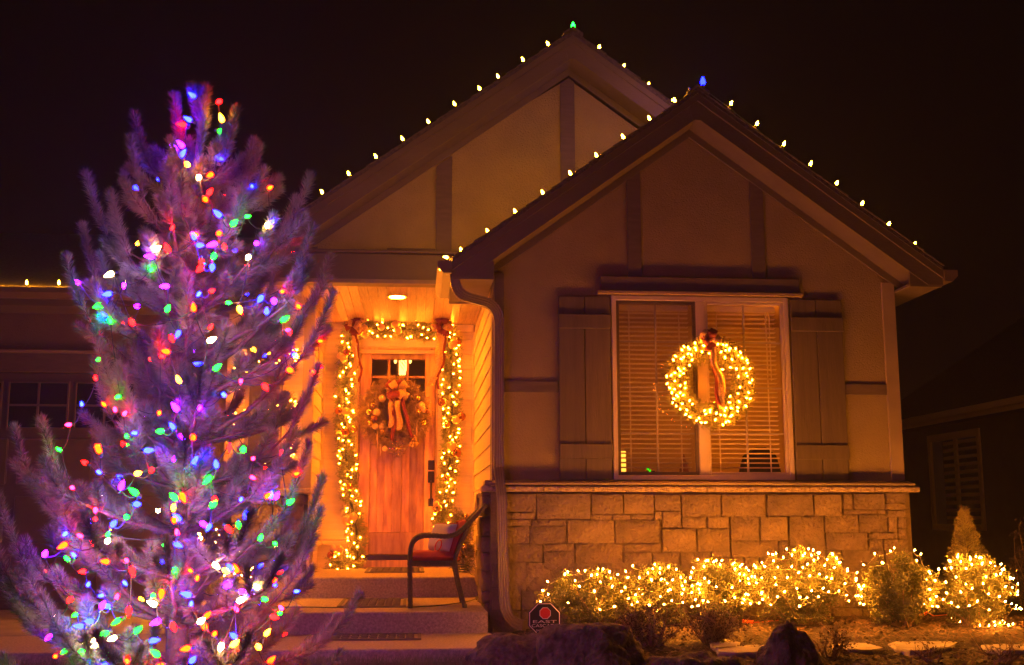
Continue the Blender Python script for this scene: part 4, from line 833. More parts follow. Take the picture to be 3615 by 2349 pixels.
for (x, y0, y1) in ((310, 690, 750), (410, 1000, 1200), (443, 1140, 1270), (838, 920, 1050), (830, 700, 830)):
    a, c = PY(1200+x*.32333, 1200+y0*.32333, 12.95), PY(1200+x*.32333, 1200+y1*.32333, 12.95); MB().tube([a.lerp(c, k/6)+Vector((.004*math.sin(k*2), 0, 0)) for k in range(7)], [.002, .005, .007, .006, .006, .004, .001], 6).build('icicle_ornament', M['goldmat'], dw)
# ------------------------------------------------------------------ window wreath
wc = PY(2508, 1348, 9.79); ww = thing('window_wreath', 'round evergreen wreath thick with warm lights hung on the window', 'wreath', wc)
wp = ring(wc, .300); V = sprig_cloud(wp, .11, 1700, 16, .08, .032, back=.3)
link('foliage', rawmesh('foliage', V, np.arange(len(V)).reshape(-1, 3), M['garland']), ww); MB().tube(wp[::5], .015, 5, False).build('wreath_ring', M['wire'], ww)
W7 = "130,795 185,805 230,760 145,900 235,873 180,975 245,985 200,1048 215,1112 250,1070 215,1163 258,1205 330,1180 322,1025 347,1070 320,927 378,967 388,893 370,765 313,803 365,708 305,725 283,690 228,597 240,525 318,565 350,557 468,597 438,650 330,440 375,410 423,403 505,415 520,370 433,493 460,500 530,455 438,447 612,463 620,385 687,452 700,495 825,382 905,378 955,380 880,467 935,460 985,463 1007,430 1073,422 1130,470 1110,525 1155,552 1215,600 1233,640 1255,713 1183,687 1085,720 1090,700 1015,570 930,565 990,683 905,718 1115,825 1235,803 1222,763 1302,845 1250,890 1130,970 1110,1045 1240,1020 1213,1100 1258,1120 1128,1165 1200,1205 1088,1225 1105,1290 975,1163 1000,1235 1003,1075 945,1235 930,1285 1030,1335 1015,1355 965,1415 935,1445 893,1460 910,1338 863,1335 815,1300 790,1412 728,1305 710,1275 640,1290 650,1327 613,1445 645,1445 577,1390 543,1405 490,1187 447,1130 415,1280 400,1320 433,1358 318,1260 275,1085"
pos = []
for q in W7.split():
    x, y = map(float, q.split(',')); p = PY(2320+x*.2585, 1120+y*.2585, 9.79-.075-random.uniform(0, .03)); pos.append(p); add_bulb(MINI, p, (random.uniform(-1, 1), random.uniform(-.8, .1), random.uniform(-1, 1)), ww, .95)
od = chain(pos); wire_through([pos[i]+Vector((0, .02, 0)) for i in od], .0018, .005, .25).build('cord', M['wire'], ww)
bow(PY(2505, 1200, 9.70), .105, ww, 21, [([PY(2512, 1225, 9.68), PY(2522, 1285, 9.67), PY(2545, 1325, 9.67), PY(2548, 1385, 9.68), PY(2550, 1445, 9.69)], .055, M['goldrib']), ([PY(2520, 1225, 9.69), PY(2518, 1310, 9.69), PY(2532, 1385, 9.69), PY(2540, 1440, 9.70)], .035, M['velvet'])], nl=15)
# ------------------------------------------------------------------ column garland
cg = thing('column_garland', 'lit evergreen garland spiralling round the porch column behind the pine', 'garland', (-1.53, 11.64, 1.2))
hp = []; ccx, ccy = (cx0+cx1)/2, 11.64
for k in range(260):
    t = k/259; a = 2*PI*3.2*t+PI*.5; hp.append(Vector((ccx+.235*math.cos(a), ccy+.235*math.sin(a), 1.22+1.55*t)))
hp2 = []
for p in hp:      # squeeze the spiral onto the square column
    dx, dy = p.x-ccx, p.y-ccy; s = .225/max(abs(dx), abs(dy)); hp2.append(Vector((ccx+dx*s*.98, ccy+dy*s*.98, p.z)))
V = sprig_cloud(hp2, .09, 1500, 14, .07, .028); link('foliage', rawmesh('foliage', V, np.arange(len(V)).reshape(-1, 3), M['garland']), cg)
MB().tube(hp2[::3], .014, 5).build('garland_stem', M['wire'], cg)
for k in range(95):
    i = int((k+random.random())/95*258); p = hp2[i]; o = Vector((p.x-ccx, p.y-ccy, 0)).normalized()+Vector((0, 0, random.uniform(-.8, .8))); add_bulb(MINI, p+o.normalized()*.08, o, cg, 1)
# lit shrub at the foot of the column
# =================================================================== BUSHES
def bush(nm, lab, c, rx, ry, h, nleaf, leafm, seed, ll=.026, nst=26, group=None, cat='bush', gap=.0, up=.5, lw=.42):
    rr = random.Random(seed); g = np.random.default_rng(seed); x0, y0, z0 = c; t = thing(nm, lab, cat, c, group)
    stems = MB(); B = []; Dd = []
    for k in range(nst):
        a = rr.uniform(0, 2*PI); rad = math.sqrt(rr.random()); tip = Vector((x0+rx*rad*math.cos(a)*.92, y0+ry*rad*math.sin(a)*.92, z0+h*(1-.45*rad*rad)*rr.uniform(.8, 1.0)))
        b0 = Vector((x0+rr.uniform(-.06, .06), y0+rr.uniform(-.06, .06), z0-.03)); mid = b0.lerp(tip, .5)+Vector((rr.uniform(-.05, .05), rr.uniform(-.05, .05), -h*.08)); pts = arc(b0, mid, tip, 6)
        stems.tube(pts, [.009-.001*i for i in range(7)], 5)
        for j in range(7):
            p = pts[rr.randint(2, 6)]; d = Vector((rr.gauss(0, 1), rr.gauss(0, 1), rr.gauss(.4, .7))).normalized(); L = rr.uniform(.06, .16); q = p+d*L; stems.tube([p, q], [.003, .0015], 4)
            m = nleaf//(nst*7); tt = g.uniform(.0, 1.15, m)[:, None]; B.append(np.array(p)+np.array(d)*L*tt+g.normal(0, .022, (m, 3))); Dd.append(unit(np.array(d)*.5+g.normal(0, .75, (m, 3))+np.array([0, 0, up*.6])))
    B = np.concatenate(B); Dd = np.concatenate(Dd); keep = B[:, 2] > z0+.02; B, Dd = B[keep], Dd[keep]
    u = (B-np.array([x0, y0, z0+h*.45]))/np.array([rx*1.08, ry*1.08, h*.66]); keep = (u**2).sum(1) < 1+g.normal(0, .12, len(B)); B, Dd = B[keep], Dd[keep]
    L = g.uniform(.6, 1.2, len(B))*ll; V = leaf_quads(B, Dd, L, L*lw)
    stems.build('stems', M['twig'], t); link('foliage', rawmesh('foliage', V, np.arange(len(V)).reshape(-1, 4), leafm), t); return t
def net(nm, lab, bushes, n, seed, extra=(), ymin=.05, group=None):
    rr = random.Random(seed); x0, y0, z0 = bushes[0][0]; st = thing(nm, lab, 'string lights', (x0, y0, z0), group); pos = []; tries = 0
    while len(pos) < n and tries < 9000:
        tries += 1; (c, rx, ry, h) = rr.choice(bushes); a = rr.uniform(PI*.95, PI*2.05); el = rr.uniform(-.25, 1.45)
        p = Vector((c[0]+rx*math.cos(a)*math.cos(el), c[1]+ry*math.sin(a)*math.cos(el), c[2]+h*.42+h*.60*math.sin(el)))
        if p.z < c[2]+ymin or any((p-q).length < .05 for q in pos): continue
        p = Vector((c[0], c[1], c[2]+h*.42)).lerp(p, rr.uniform(.97, 1.08)); pos.append(p); o = Vector((p.x-c[0], p.y-c[1], p.z-c[2]-h*.3)); add_bulb(NET, p+o.normalized()*.012, o+Vector((rr.uniform(-.4, .4), rr.uniform(-.4, .4), .2)), st, rr.uniform(.9, 1.2))
    for p in extra: pos.append(Vector(p)); add_bulb(NET, p, (rr.uniform(-.5, .5), -.3, 1), st, 1)
    od = chain(pos); wire_through([pos[i] for i in od], .0016, .012, .45).build('cord', M['whitewire'], st); return st
BY = 9.18
def bpos(x, Y=BY): q = PY(x, 2150, Y); return (q.x, Y, bed_z(q.x, Y))
B1, B2, B3, B4, B5, B6 = bpos(2085), bpos(2300), bpos(2520, 9.22), bpos(2830, 9.12), bpos(3180, 9.05), bpos(3430, 9.0)
specs = [(B1, .39, .27, .42), (B2, .40, .27, .45), (B3, .40, .27, .47), (B4, .47, .30, .56), (B5, .30, .25, .54), (B6, .36, .28, .52)]
labs = ['leafy lit shrub beside the security sign', 'leafy lit shrub behind the flat topped boulder', 'leafy lit shrub standing between two others under the window', 'broad lit shrub, the tallest under the window', 'nearly unlit shrub with bare forked stems at its foot', 'lit shrub before the little spruce at the house corner']
for i, (s, lb) in enumerate(zip(specs, labs)): bush('shrub', lb, s[0], s[1], s[2], s[3], 24000, M['bushleaf'], 40+i, group='shrubs along the stone wall')
net('net_light_string', 'warm net lights over the low shrubs by the security sign', specs[:3], 112, 1)
net('net_light_string', 'warm net lights over the broadest shrub', [specs[3]], 84, 2, group=None)
gl = [PZ(3360+ (q-3360)*1.0, y, .07) for q, y in ((3360, 2183), (3378, 2188), (3388, 2197), (3430, 2203), (3460, 2210), (3490, 2212), (3512, 2210), (3530, 2202), (3548, 2203), (3560, 2210), (3575, 2206), (3540, 2195), (3510, 2198))]
net('net_light_string', 'warm net lights over the corner shrub, trailing onto the mulch', [specs[5]], 66, 3, extra=gl)
net('net_light_string', 'few warm lights over the top of the nearly unlit shrub', [((B5[0], B5[1], B5[2]+.30), .26, .2, .30)], 9, 4)
# shrub with lights beside the column, seen through the pine
CBp = (-1.86, 10.9, .18); bush('shrub', 'lit shrub at the foot of the porch column behind the pine', CBp, .34, .26, .58, 9000, M['bushleaf'], 60)
net('net_light_string', 'warm net lights on the shrub behind the pine', [(CBp, .34, .26, .58)], 55, 6)
# dark low shrubs with russet leaves in front
for i, (x, y, rx, h, lb) in enumerate(((2300, 2235, .30, .30, 'low dark russet shrub beside the flat topped boulder'), (2520, 2240, .28, .27, 'low dark russet shrub before the lit shrubs'), (2930, 2285, .16, .22, 'sparse russet twig shrub beside the pointed boulder'), (3290, 2310, .13, .12, 'tiny leafy sprig over the largest flagstone'), (3530, 2330, .16, .14, 'tiny leafy sprig beside the end flagstone'))):
    Y = (8.30, 8.36, 7.75, 7.55, 7.45)[i]; q = PY(x, y, Y); bush('low_shrub', lb, (q.x, Y, bed_z(q.x, Y)), rx, rx*.6, h, (2600, 2400, 420, 170, 170)[i], M['deadleaf'], 80+i, .022, (26, 24, 9, 5, 6)[i])
# spruce
SPY = 9.75; SPc = (PY(3415, 2000, SPY).x, SPY, .0); sp = thing('spruce', 'small conical spruce glowing amber behind the corner shrub', 'tree', SPc)
SH = PY(3415, 1795, SPY).z; MB().tube([(SPc[0], SPY, -.1), (SPc[0], SPY, SH*.6), (SPc[0], SPY, SH-.03)], [.025, .015, .004], 7).build('trunk', M['bark'], sp)
B = []; Dd = []; lm = MB()
for k in range(230):
    t = (k+.5)/230; z = .05+(SH-.10)*t; R = .27*(1-t)**.85+.02; a = k*2.399+random.uniform(-.3, .3); R *= random.uniform(.75, 1.05); tip = np.array([SPc[0]+R*math.cos(a), SPY+R*math.sin(a), z+.05]); p0 = np.array([SPc[0], SPY, z])
    lm.tube([tuple(p0), tuple(tip)], [.005, .002], 4); m = 95; tt = rng.uniform(.2, 1.05, m)[:, None]; B.append(p0+(tip-p0)*tt+rng.normal(0, .009, (m, 3))); Dd.append(unit(unit(tip-p0)*.8+rng.normal(0, .6, (m, 3))))
B = np.concatenate(B); Dd = np.concatenate(Dd); V = needle_tris(B, Dd, rng.uniform(.018, .03, len(B)), np.full(len(B), .004)); lm.build('limbs', M['bark'], sp); link('crown', rawmesh('crown', V, np.arange(len(V)).reshape(-1, 3), M['spruce']), sp)
# edge shrub by neighbour
q = PY(3600, 2000, 10.2); bush('shrub', 'dark bare branched shrub by the neighbouring wall', (q.x+.08, 10.2, .0), .22, .2, .95, 2200, M['deadleaf'], 95, .03, 16)
# =================================================================== BOULDERS AND FLAGSTONES
def boulder(lab, c, s, seed, rz=0, flat=0, peak=0):
    import bmesh
    bm = bmesh.new(); bmesh.ops.create_icosphere(bm, subdivisions=5, radius=1)
    for v in bm.verts:
        p = v.co.normalized(); o = Vector((seed*3.7, seed*1.9, seed))
        d = 1+.30*noise.noise(p*1.3+o)+.14*noise.noise(p*3.1+o)+.06*noise.noise(p*7+o)+.035*abs(noise.noise(p*15+o))+.018*noise.noise(p*31+o)
        cell = noise.voronoi(p*2.1+o)[0]; d *= .93+.12*(cell[1]-cell[0])
        q = p*d
        if flat and q.z > flat: q.z = flat+(q.z-flat)*.25
        if peak: f = max(0, q.z); q.x *= 1-.28*f; q.y *= 1-.3*f
        v.co = Vector((q.x*s[0], q.y*s[1], q.z*s[2]))
    bmesh.ops.rotate(bm, verts=bm.verts, cent=(0, 0, 0), matrix=Matrix.Rotation(rz, 3, 'Z'))
    me = bpy.data.meshes.new('boulder'); bm.to_mesh(me); bm.free(); me.materials.append(M['rock']); me.polygons.foreach_set('use_smooth', [True]*len(me.polygons))
    return link('boulder', me, loc=c, label=lab, cat='rock', group='boulders edging the planting bed')
def bl(x, y, Y): q = PY(x, y, Y); return q
q = bl(1880, 2330, 8.1); boulder('low sloping boulder between the walkway and the security sign', (q.x-.02, 8.0, -.11), (.45, .30, .235), 3, .15)
q = bl(2070, 2300, 7.7); boulder('large flat topped boulder in front of the lit shrubs', (q.x+.02, 7.7, -.05), (.39, .30, .325), 8, -.2, .80)
q = bl(2420, 2330, 7.6); boulder('low wide boulder beside the flat topped one', (q.x, 7.5, -.16), (.38, .30, .21), 5, .4)
q = bl(2780, 2300, 7.6); boulder('pointed boulder standing among the flagstones', (q.x, 7.6, -.10), (.235, .24, .30), 12, .3, 0, 1)
q = bl(2990, 2349, 7.2); boulder('small half buried boulder at the lawn edge', (q.x+.1, 7.05, -.16), (.30, .24, .16), 15, .8)
def flagst(lab, px, Z=.02):
    zc = Z
    for _ in range(6): P = [PZ(x, y, zc) for x, y in px]; zc = float(np.mean([bed_z(p.x, p.y) for p in P]))+.016
    if sum(P[i].x*P[i-1].y-P[i-1].x*P[i].y for i in range(len(P))) < 0: pass
    a = sum(P[i-1].x*P[i].y-P[i].x*P[i-1].y for i in range(len(P)))
    if a < 0: P = P[::-1]
    slab('flagstone', [(p.x, p.y) for p in P], zc-.06, zc, M['flag'], label=lab, cat='flagstone', group='flagstones in the planting bed')
flagst('largest pale flagstone, lying before the nearly unlit shrub', [(3132, 2272), (3180, 2260), (3310, 2255), (3385, 2268), (3360, 2283), (3290, 2296), (3210, 2298), (3160, 2288)])
flagst('pale flagstone just beyond the pointed boulder', [(2925, 2278), (2990, 2268), (3060, 2270), (3125, 2287), (3080, 2295), (2960, 2293)])
flagst('pale flagstone between two boulders, long and narrow', [(2525, 2289), (2600, 2282), (2700, 2270), (2745, 2268), (2740, 2300), (2600, 2306), (2535, 2302)])
flagst('small pale flagstone behind the low wide boulder', [(2505, 2258), (2560, 2254), (2620, 2264), (2600, 2276), (2530, 2283), (2508, 2276)])
flagst('pale flagstone cut off beside the tiny sprig', [(3460, 2280), (3540, 2276), (3640, 2275), (3660, 2300), (3540, 2300), (3480, 2294)])
# =================================================================== SECURITY SIGN
sc = PY(1922, 2186, 8.98); sg = thing('security_sign', 'black octagonal yard sign with white lettering and a red octagon', 'sign', (sc.x, 8.98, 0))
def octa(r, cx=0, cz=0): return [(sc.x+cx+r/math.cos(PI/8)*math.cos(PI/8+PI/4*k), sc.z+cz+r/math.cos(PI/8)*math.sin(PI/8+PI/4*k)) for k in range(8)]
R8 = .126
MB().prism(octa(R8), 'y', 8.975, 8.985).build('face', M['black'], sg)
def octring(r0, r1, y0, y1, cx=0, cz=0):
    a, c = octa(r0, cx, cz), octa(r1, cx, cz); b = MB()
    for k in range(8): k2 = (k+1) % 8; b.prism([a[k], a[k2], c[k2], c[k]], 'y', y0, y1)
    return b
octring(R8-.006, R8-.013, 8.972, 8.9748).build('border', M['signwhite'], sg)
MB().prism(octa(.044, .005, .045), 'y', 8.972, 8.9748).build('emblem', M['red'], sg); octring(.044, .039, 8.970, 8.9718, .005, .045).build('emblem_border', M['signwhite'], sg)
MB().bbox(sc.x-.012, sc.x+.012, 8.986, 8.998, -.1, sc.z+.05, .002).build('stake', M['metal'], sg)
def text(s, x, z, size, w, parent, y, m):
    cu = bpy.data.curves.new('lettering', 'FONT'); cu.body = s; cu.size = size; cu.extrude = .0006; cu.align_x = 'CENTER'
    o = bpy.data.objects.new('tmp', cu); scene.collection.objects.link(o); dg_ = bpy.context.evaluated_depsgraph_get(); me = bpy.data.meshes.new_from_object(o.evaluated_get(dg_)); bpy.data.objects.remove(o)
    xs = [v.co.x for v in me.vertices]; sx = w/(max(xs)-min(xs))
    for v in me.vertices: v.co = Vector((x+v.co.x*sx, y-v.co.z, z+v.co.y))
    me.materials.clear(); me.materials.append(m); return link('lettering', me, parent)
text('EAST', sc.x, sc.z-.029, .030, .185, sg, 8.9735, M['signwhite']); text('CASCADE', sc.x, sc.z-.060, .032, .200, sg, 8.9735, M['signwhite']); text('541', sc.x-.045, sc.z-.092, .022, .036, sg, 8.9735, M['signwhite'])
# =================================================================== DOORMATS
def doormat(lab, x0, x1, y0, y1, z):
    t = thing('doormat', lab, 'doormat', ((x0+x1)/2, (y0+y1)/2, z)); MB().bbox(x0, x1, y0, y1, z+.0005, z+.007, .002).build('backing', M['matlight'], t)
    b = MB(); w = .028
    for a in ((x0, x1, y0, y0+w), (x0, x1, y1-w, y1), (x0, x0+w, y0+w, y1-w), (x1-w, x1, y0+w, y1-w)): b.bbox(*a, z+.0072, z+.014, .002)
    b.build('border', M['rubber'], t); b = MB()
    rr = random.Random(int(x0*100+y0*10)); nx = int((x1-x0)/.075); ny = int((y1-y0)/.075)
    for i in range(nx):
        for j in range(ny):
            cx, cy_ = x0+.05+(x1-x0-.1)*(i+.5)/nx, y0+.05+(y1-y0-.1)*(j+.5)/ny; R = .030; s = 1 if (i+j) % 2 else -1
            pts = [(cx+s*R*(1-k/14)*math.cos(k*.75), cy_+R*(1-k/14)*math.sin(k*.75), z+.0105) for k in range(12)]; b.tube(pts, .0045, 4)
            b.tube([(cx+R, cy_-R, z+.0105), (cx+R*.3, cy_-R*.6, z+.0105)], .004, 4)
    b.build('scrollwork', M['rubber'], t)
doormat('scrolled rubber doormat on the walkway below the steps', -.815, .065, 8.87, 9.30, 0)
doormat('scrolled rubber doormat on the middle landing', -.64, -.06, 9.86, 10.80, .17)
doormat('scrolled rubber doormat before the front door', -.50, .11, 11.86, 12.95, .36)
# =================================================================== WICKER CHAIR
def CH(x, y, Y=9.75): return PY(1420+x*.2714, 1760+y*.2714, Y)
ch = thing('wicker_chair', 'dark wicker armchair with a red seat cushion on the porch landing', 'chair', (.2, 10.0, .17))
dz = .17-min(CH(105, 1425).z, CH(810, 1410).z); near, far = 9.75, 10.29
def cp(x, y, Y): p = CH(x, y); return Vector((p.x, Y, max(.171, p.z+dz*max(0, (y-700)/700))))
def smooth_path(P, n=4):
    out = []; P = [Vector(p) for p in P]
    for i in range(len(P)-1):
        p0, p1, p2, p3 = P[max(0, i-1)], P[i], P[i+1], P[min(len(P)-1, i+2)]
        for q in range(n): t = q/n; out.append(.5*((2*p1)+(p2-p0)*t+(2*p0-5*p1+4*p2-p3)*t*t+(3*p1-p0-3*p2+p3)*t**3))
    out.append(P[-1]); return out
arm = [(105, 1425), (100, 1150), (98, 900), (104, 720), (122, 610), (165, 540), (250, 495), (400, 484), (560, 494), (690, 468), (800, 385), (900, 285), (1000, 185), (1078, 98)]
rear = [(812, 1412), (775, 1260), (725, 1050), (690, 840), (700, 745), (750, 620), (805, 500), (850, 380)]
for Y in (near, far):
    P = smooth_path([cp(x, y, Y) for x, y in arm], 5); n = len(P)
    rad = [(.021 if i > n*.12 else .017)*(1+.10*math.sin(i*1.9)) for i in range(n)]; P2 = smooth_path(P, 2); MB().tube(P2, [.0185+.0035*abs(math.sin(i*1.05)) for i in range(len(P2))], 8).build('arm_and_leg', M['wicker'], ch, smooth=True)
    P = smooth_path([cp(x, y, Y) for x, y in rear], 4); MB().tube(P, [.017+.0015*math.sin(i*1.3) for i in range(len(P))], 8).build('leg', M['wicker'], ch, smooth=True)
    for x in (105, 812): q = cp(x, 1415, Y); MB().lathe([(.019, 0), (.021, .006), (.019, .03)], 8, (q.x, Y, .1705)).build('foot', M['black'], ch)
# woven back: slats of cane between the side rails
bk = MB(); top = [(690, 468), (800, 385), (900, 285), (1000, 185), (1078, 98)]; low = [(700, 745), (750, 620), (805, 500), (850, 380)]
backline = smooth_path([cp(x, y, near) for x, y in ((705, 720), (760, 590), (825, 460), (900, 300), (1000, 190), (1078, 100))], 12)
for i, p in enumerate(backline):
    s = .006*((-1)**i); bk.tube([Vector((p.x+s*math.cos(k*PI/1.0), near+(far-near)*k/12, p.z)) for k in range(13)], .0075, 5)
for k in range(0, 13): yv = near+(far-near)*k/12; bk.tube([Vector((p.x+.006*(-1)**(i//2), yv, p.z)) for i, p in enumerate(backline[::2])], .005, 4)
bk.build('woven_back', M['wicker'], ch, smooth=True)
q = cp(1078, 98, near); MB().tube([(q.x, near, q.z), (q.x, far, q.z)], .02, 8).build('top_rail', M['wicker'], ch, smooth=True)
a, c = cp(120, 845, near), cp(690, 845, near)
b = MB(); b.bbox(a.x, c.x, near-.012, far+.012, c.z-.02, c.z+.022, .008); b.build('seat_frame', M['wicker'], ch)
for k in range(26): xx = a.x+(c.x-a.x)*(k+.5)/26; MB().box(xx-.006, xx+.006, near-.018, near-.0125, c.z-.024, c.z+.024).build('cane_wrap', M['wicker'], ch) if k % 1 == 0 else None
# arm tops: woven flat fill between rail and seat front
zc0, zc1 = cp(400, 828, near).z, cp(400, 690, near).z; xa, xb = cp(78, 700, near).x, cp(708, 700, near).x
def pillow_mesh(w, d, h, n=12, pinch=.6):
    vs = []; fs = []; 
    for s in (1, -1):
        for j in range(n+1):
            for i in range(n+1):
                u, v = i/n*2-1, j/n*2-1; e1 = (1-abs(u)**6)*(1-abs(v)**6); vs.append((u*w/2*(1-.03*(1-abs(v)) if False else u*w/2 and u*w/2/(u*w/2)*1) if False else u*w/2, v*d/2, s*h/2*(max(0, e1)**pinch)))
    N = (n+1)*(n+1)
    for s in (0, 1):
        for j in range(n):
            for i in range(n): a_ = s*N+j*(n+1)+i; q = (a_, a_+1, a_+n+2, a_+n+1); fs.append(q if s == 0 else q[::-1])
    return MB().add(vs, fs)
cu = pillow_mesh(xb-xa, far-near-.01, zc1-zc0, 14, .28).mesh('seat_cushion', M['cushion'], True); link('seat_cushion', cu, ch, loc=((xa+xb)/2, (near+far)/2, (zc0+zc1)/2))
bc = pillow_mesh(.36, far-near-.04, .09, 12, .4).mesh('back_cushion', M['cushion'], True); p0, p1 = cp(690, 690, near), cp(800, 400, near); dv = Vector((p1.x-p0.x, 0, p1.z-p0.z)); ang = math.atan2(dv.z, dv.x)
link('back_cushion', bc, ch, loc=((p0.x+p1.x)/2-.01, (near+far)/2, (p0.z+p1.z)/2+.0), rot=Matrix.Rotation(-ang, 4, 'Y').to_quaternion())
# throw pillow
p0, p1 = cp(572, 690, near), cp(690, 340, near); ang = math.atan2(p1.z-p0.z, p1.x-p0.x); L = (p1-p0).length
pil = thing('throw_pillow', 'cream throw pillow with red piping leaning on the red chair cushion', 'pillow', ((p0.x+p1.x)/2-.055, 9.97, (p0.z+p1.z)/2))
rq = (Matrix.Rotation(math.radians(28), 4, 'Z') @ Matrix.Rotation(-ang, 4, 'Y')).to_quaternion()
link('pillow_cover', pillow_mesh(L*1.05, .36, .12, 14, .5).mesh('pillow_cover', M['pillow'], True), pil, loc=pil.location, rot=rq)
ed = [(-L*.525, -.18), (L*.525, -.18), (L*.525, .18), (-L*.525, .18), (-L*.525, -.18)]; rm = rq.to_matrix()
MB().tube([pil.location+rm @ Vector((x, y, 0)) for x, y in [tuple(Vector(ed[i]).lerp(Vector(ed[i+1]), t/6)) for i in range(4) for t in range(6)]+[ed[-1]]], .006, 6).build('piping', M['cushion'], pil)
rr_ = [pil.location+rm @ Vector((-.09+.05*math.cos(a), .05*math.sin(a)-.06, .060)) for a in [2*PI*k/16 for k in range(17)]]; MB().tube(rr_, .006, 5).build('embroidered_ring', M['red'], pil)
# =================================================================== LEANING WREATH BEHIND CHAIR, CORDS
lw = PY(1655, 1925, 11.9); lwr = thing('floor_spray', 'evergreen spray with copper ribbon leaning on the porch wall behind the chair', 'evergreen spray', (.50, 12.2, .36))
cpt = [Vector((.50+.02*math.sin(k), 12.15-.05*math.sin(k*.6), .40+.062*k)) for k in range(10)]
pp_ = path_pts(cpt, .015); V = sprig_cloud(pp_, .15, 520, 14, .10, .034); link('foliage', rawmesh('foliage', V, np.arange(len(V)).reshape(-1, 3), M['garland']), lwr); MB().tube(pp_[::4], .014, 5).build('spray_stem', M['bark'], lwr)
bow(Vector((.47, 12.0, .82)), .09, lwr, 33, [([Vector((.46, 11.99, .82)), Vector((.45, 11.98, .68)), Vector((.47, 11.98, .52))], .05, M['goldrib'])], nl=7)
for k, (x, y, z) in enumerate(((.42, 12.0, .72), (.52, 11.98, .62), (.45, 11.98, .50), (.55, 12.0, .92))): ball('ornament', (x, y, z), .034, M[('copper', 'gold')[k % 2]], lwr)
def floor_z(y): return .36 if y > 11.02 else .17
cord = [(.49, 12.0, .52), (.56, 11.5, .372), (.60, 11.2, .368), (.615, 11.03, .366), (.61, 11.0, .24), (.59, 10.85, .178), (.50, 10.45, .176), (.36, 10.15, .176), (.22, 9.95, .176), (.10, 9.86, .176), (-.02, 9.80, .176), (-.30, 9.80, .176), (-.60, 9.80, .176), (-.85, 9.86, .176), (-1.2, 9.95, .176), (-1.5, 10.3, .176)]
MB().tube(smooth_path(cord, 6), .0042, 6).build('extension_cord', M['wire'], smooth=True, label='thin dark extension cord running across the landing under the chair', cat='cord')
coil = [(.50+.055*math.cos(k*.55)*(1+.1*math.sin(k)), 11.62+.06*math.sin(k*.55), .366+.0022*k) for k in range(42)]
MB().tube(coil, .004, 5).build('cord_coil', M['wire'], smooth=True, label='coil of dark cord lying on the porch floor behind the chair', cat='cord')
for x, y, rot_, lb in ((2642, 2191, .1, 'orange cord plug lying under the broad shrub'), (3255, 2167, -.5, 'orange cord plug on the mulch beside the nearly unlit shrub')):
    q = PZ(x, y, .09); t = thing('cord_plug', lb, 'plug', (q.x, q.y, bed_z(q.x, q.y))); zz = bed_z(q.x, q.y)+.022; ca, sa = math.cos(rot_), math.sin(rot_)
    MB().tube([(q.x-.05*ca, q.y, zz+.05*sa), (q.x-.045*ca, q.y, zz+.045*sa), (q.x+.04*ca, q.y, zz-.04*sa), (q.x+.05*ca, q.y, zz-.05*sa)], [.012, .017, .017, .010], 10).build('body', M['orange'], t, smooth=True)
    MB().tube([(q.x+.05*ca, q.y, zz-.05*sa), (q.x+.13, q.y+.06, bed_z(q.x+.13, q.y+.06)+.006), (q.x+.3, q.y+.16, bed_z(q.x+.3, q.y+.16)+.006)], .0045, 6).build('lead', M['orange'], t)
# =================================================================== BLINDS AND ROOM CONTENTS
for k, (x0, x1) in enumerate(((WX0+.09, MBX-.085), (MBX+.085, WX1-.085))):
    t = thing('window_blind', ('open slatted blind in the left half of the front window', 'open slatted blind with a pull cord behind the wreath')[k] if False else ('open slatted blind behind the insect screen', 'open slatted blind behind the clear pane')[k], 'blind', ((x0+x1)/2, YW+.12, WZ0))
    MB().bbox(x0, x1, YW+.09, YW+.14, WZ1-.115, WZ1-.06, .003).build('head_rail', M['blind'], t)
    z = WZ1-.135; me = MB().bbox(-(x1-x0)/2, (x1-x0)/2, -.024, .024, -.0014, .0014, .0008).mesh('slat', M['blind'])
    while z > WZ0+.08: link('slat', me, t, loc=((x0+x1)/2, YW+.115, z), rot=Matrix.Rotation(math.radians(-10), 4, 'X').to_quaternion()); z -= .0425
    MB().bbox(x0, x1, YW+.095, YW+.135, WZ0+.06, WZ0+.075, .003).build('bottom_rail', M['blind'], t)
    for f in (.14, .86): xx = x0+(x1-x0)*f; MB().bbox(xx-.006, xx+.006, YW+.088, YW+.0895, WZ0+.07, WZ1-.11, .0005).build('ladder_tape', M['blind'], t)
    if k: MB().tube([(x1-.06, YW+.086, WZ1-.12), (x1-.058, YW+.086, WZ1-.75)], .005, 6).build('tilt_wand', M['blind'], t)
q = PY(2197, 1650, 10.6); lp = thing('table_lamp', 'glowing cylinder lamp on the windowsill inside the front window', 'lamp', (q.x, 10.4, WZ0-.2))
MB().lathe([(.035, 0), (.035, .26)], 16, (q.x, 10.6, WZ0+.03)).build('shade', emit('lamp_glow', (1, .33, .03), 2.4), lp); MB().lathe([(.045, 0), (.04, .025)], 16, (q.x, 10.6, WZ0+.004)).build('base', M['metal'], lp)
MB().bbox(1.2, 4.2, 10.14, 10.75, WZ0-.06, WZ0, .006).build('sideboard', M['room'], label='long shelf inside the front window carrying the lamp', cat='shelf')
rl = thing('unseen_room_lamp', 'ceiling lamp set out of view to brighten the front room', 'lamp', (4.0, 11.2, 3.1)); MB().lathe([(.12, 0), (.15, .08)], 20, (4.0, 11.2, 2.98)).build('shade', emit('unseen_room_lamp_glow', (1, .29, .010), 62), rl); MB().tube([(4.0, 11.2, 3.06), (4.0, 11.2, 3.15)], .02, 8).build('stem', M['metal'], rl)  # lamp placed out of sight beside the window to brighten the room
